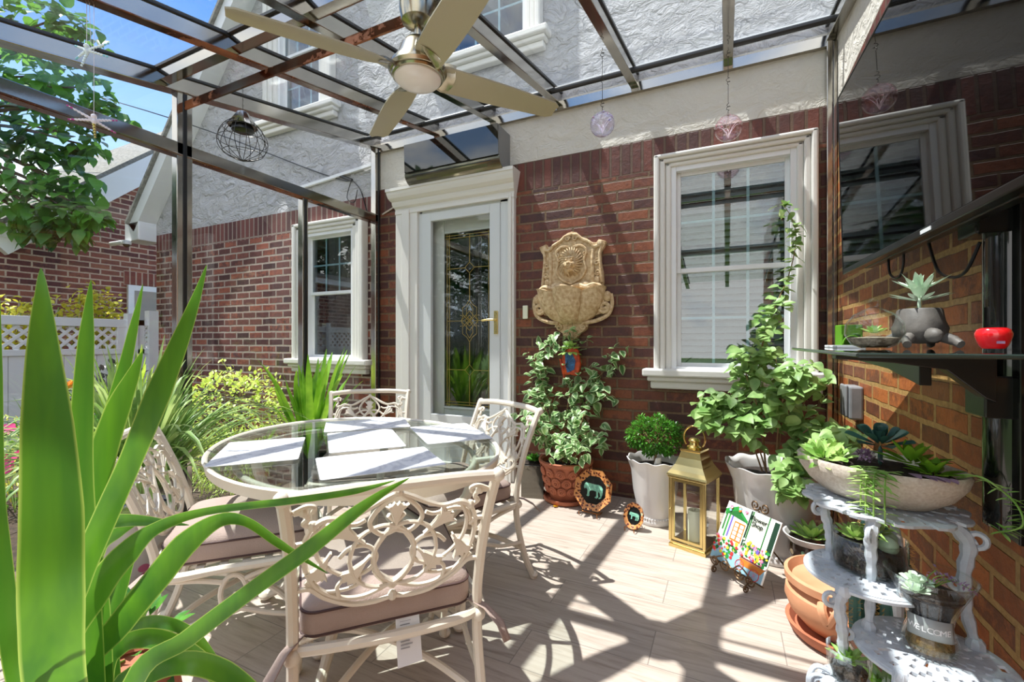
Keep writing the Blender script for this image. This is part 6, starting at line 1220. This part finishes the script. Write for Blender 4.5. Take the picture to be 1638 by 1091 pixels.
# neighbouring house
t = thing('neighboring_house', 'red brick neighbouring house with white rake board and grey shingle roof', 'house', (-8.3, 0, 0))
m = M().prism([(-3, -.1), (7.5, -.1), (7.5, 7.1), (2.5, 2.56), (-3, 2.56)], -.25, 0, 'YZ'); m.build('wall', 'brick_far', t, smooth=False)
m = M().beam((.06, 2.25, 2.40), (.06, 6.6, 6.43), .12, .30, up=(0, -.68, .73)); m.box(-.1, .13, -3, 2.52, 2.50, 2.66); m.build('rake_board', 'vinyl', t, smooth=False)
q0 = [(.12, 2.20, 2.56), (.12, 6.5, 6.55), (-1.7, 6.9, 6.80), (-1.7, 3.62, 4.12), (-1.7, 2.1, 2.85)]; m = M().add(q0+[(a, b, c+.07) for a, b, c in q0], [(4, 3, 2, 1, 0), (5, 6, 7, 8, 9)]+[(i, (i+1) % 5, (i+1) % 5+5, i+5) for i in range(5)]); m.prism([(-3, 2.62), (2.3, 2.62), (2.3, 2.72), (-3, 2.72)], -1.7, .15, 'YZ'); m.build('roof', 'shingle', t, smooth=False)
w_ = M().frame(0, 1, 0, 1, .1, 0, .01); m = M(); m.box(0, .05, 3.64, 4.7, .9, 2.06); m.build('window', 'vinyl', t, smooth=False); M().box(.05, .055, 3.72, 4.6, 1.0, 1.98).build('pane', 'curtain', kids(t)[-1], smooth=False)
MT['soldier_far'] = brickmat('neighbor_soldier', ['6a332c', '7d3d33', '8b4a3c'], 'ab9483', axis='YZ', bw=.08, bh=.22, z0=-8-2.06+.22*40, off=0); M().box(0, .004, 3.6, 4.8, 2.06, 2.28).build('lintel', 'soldier_far', t, smooth=False)
t = thing('security_camera', 'white security camera with black dome under the gable end', 'camera', (-7.30, 3.20, 2.53)); M().lathe([(.05, .02), (.055, 0), (.05, -.03), (.0, -.03)], 20).build('housing', 'vinyl', t); M().sph((0, 0, -.03), .042, 14).build('dome', 'black', t); M().tube([(-.05, -.02, .0), (-.22, -.08, -.02)], .03, 10).build('spotlight', 'vinyl', t)
# trees behind the viewpoint, seen in the door glass
random.seed(41)
for i, (x, y, rr_, hh, lab) in enumerate(((-8.6, -5.0, 2.2, 3.4, 'tall dense tree reflected in the middle of the door glass'), (-5.0, -7.6, 2.2, 2.6, 'lower rounded tree reflected at the right of the door glass'), (-11.6, -3.0, 2.0, 3.0, 'tree nearest the side fence reflected at the left of the door glass'))):
    t = thing('garden_tree', lab, 'tree', (x, y, -.08)); M().tube([(0, 0, 0), (.05, 0, hh*.5), (0, .1, hh)], [.16, .13, .08], 10).build('trunk', 'bark', t); m = M()
    for k in range(4200): d = rdir(); q = U(.3, 1)**.4; l = U(.26, .42); m.leaf(Vector((d.x*rr_, d.y*rr_*.7, hh*.85+d.z*hh*.8))*1.0*Vector((1, 1, 1)).x+Vector((0, 0, 0)) if q > .7 else Vector((d.x*rr_*q, d.y*rr_*.7*q, hh*.85+d.z*hh*.8*q)), (d+rdir()*.8).normalized(), (0, 0, 1), l, l*.6, 'oval', .15)
    m.build('foliage', 'hedge_leaf', t)
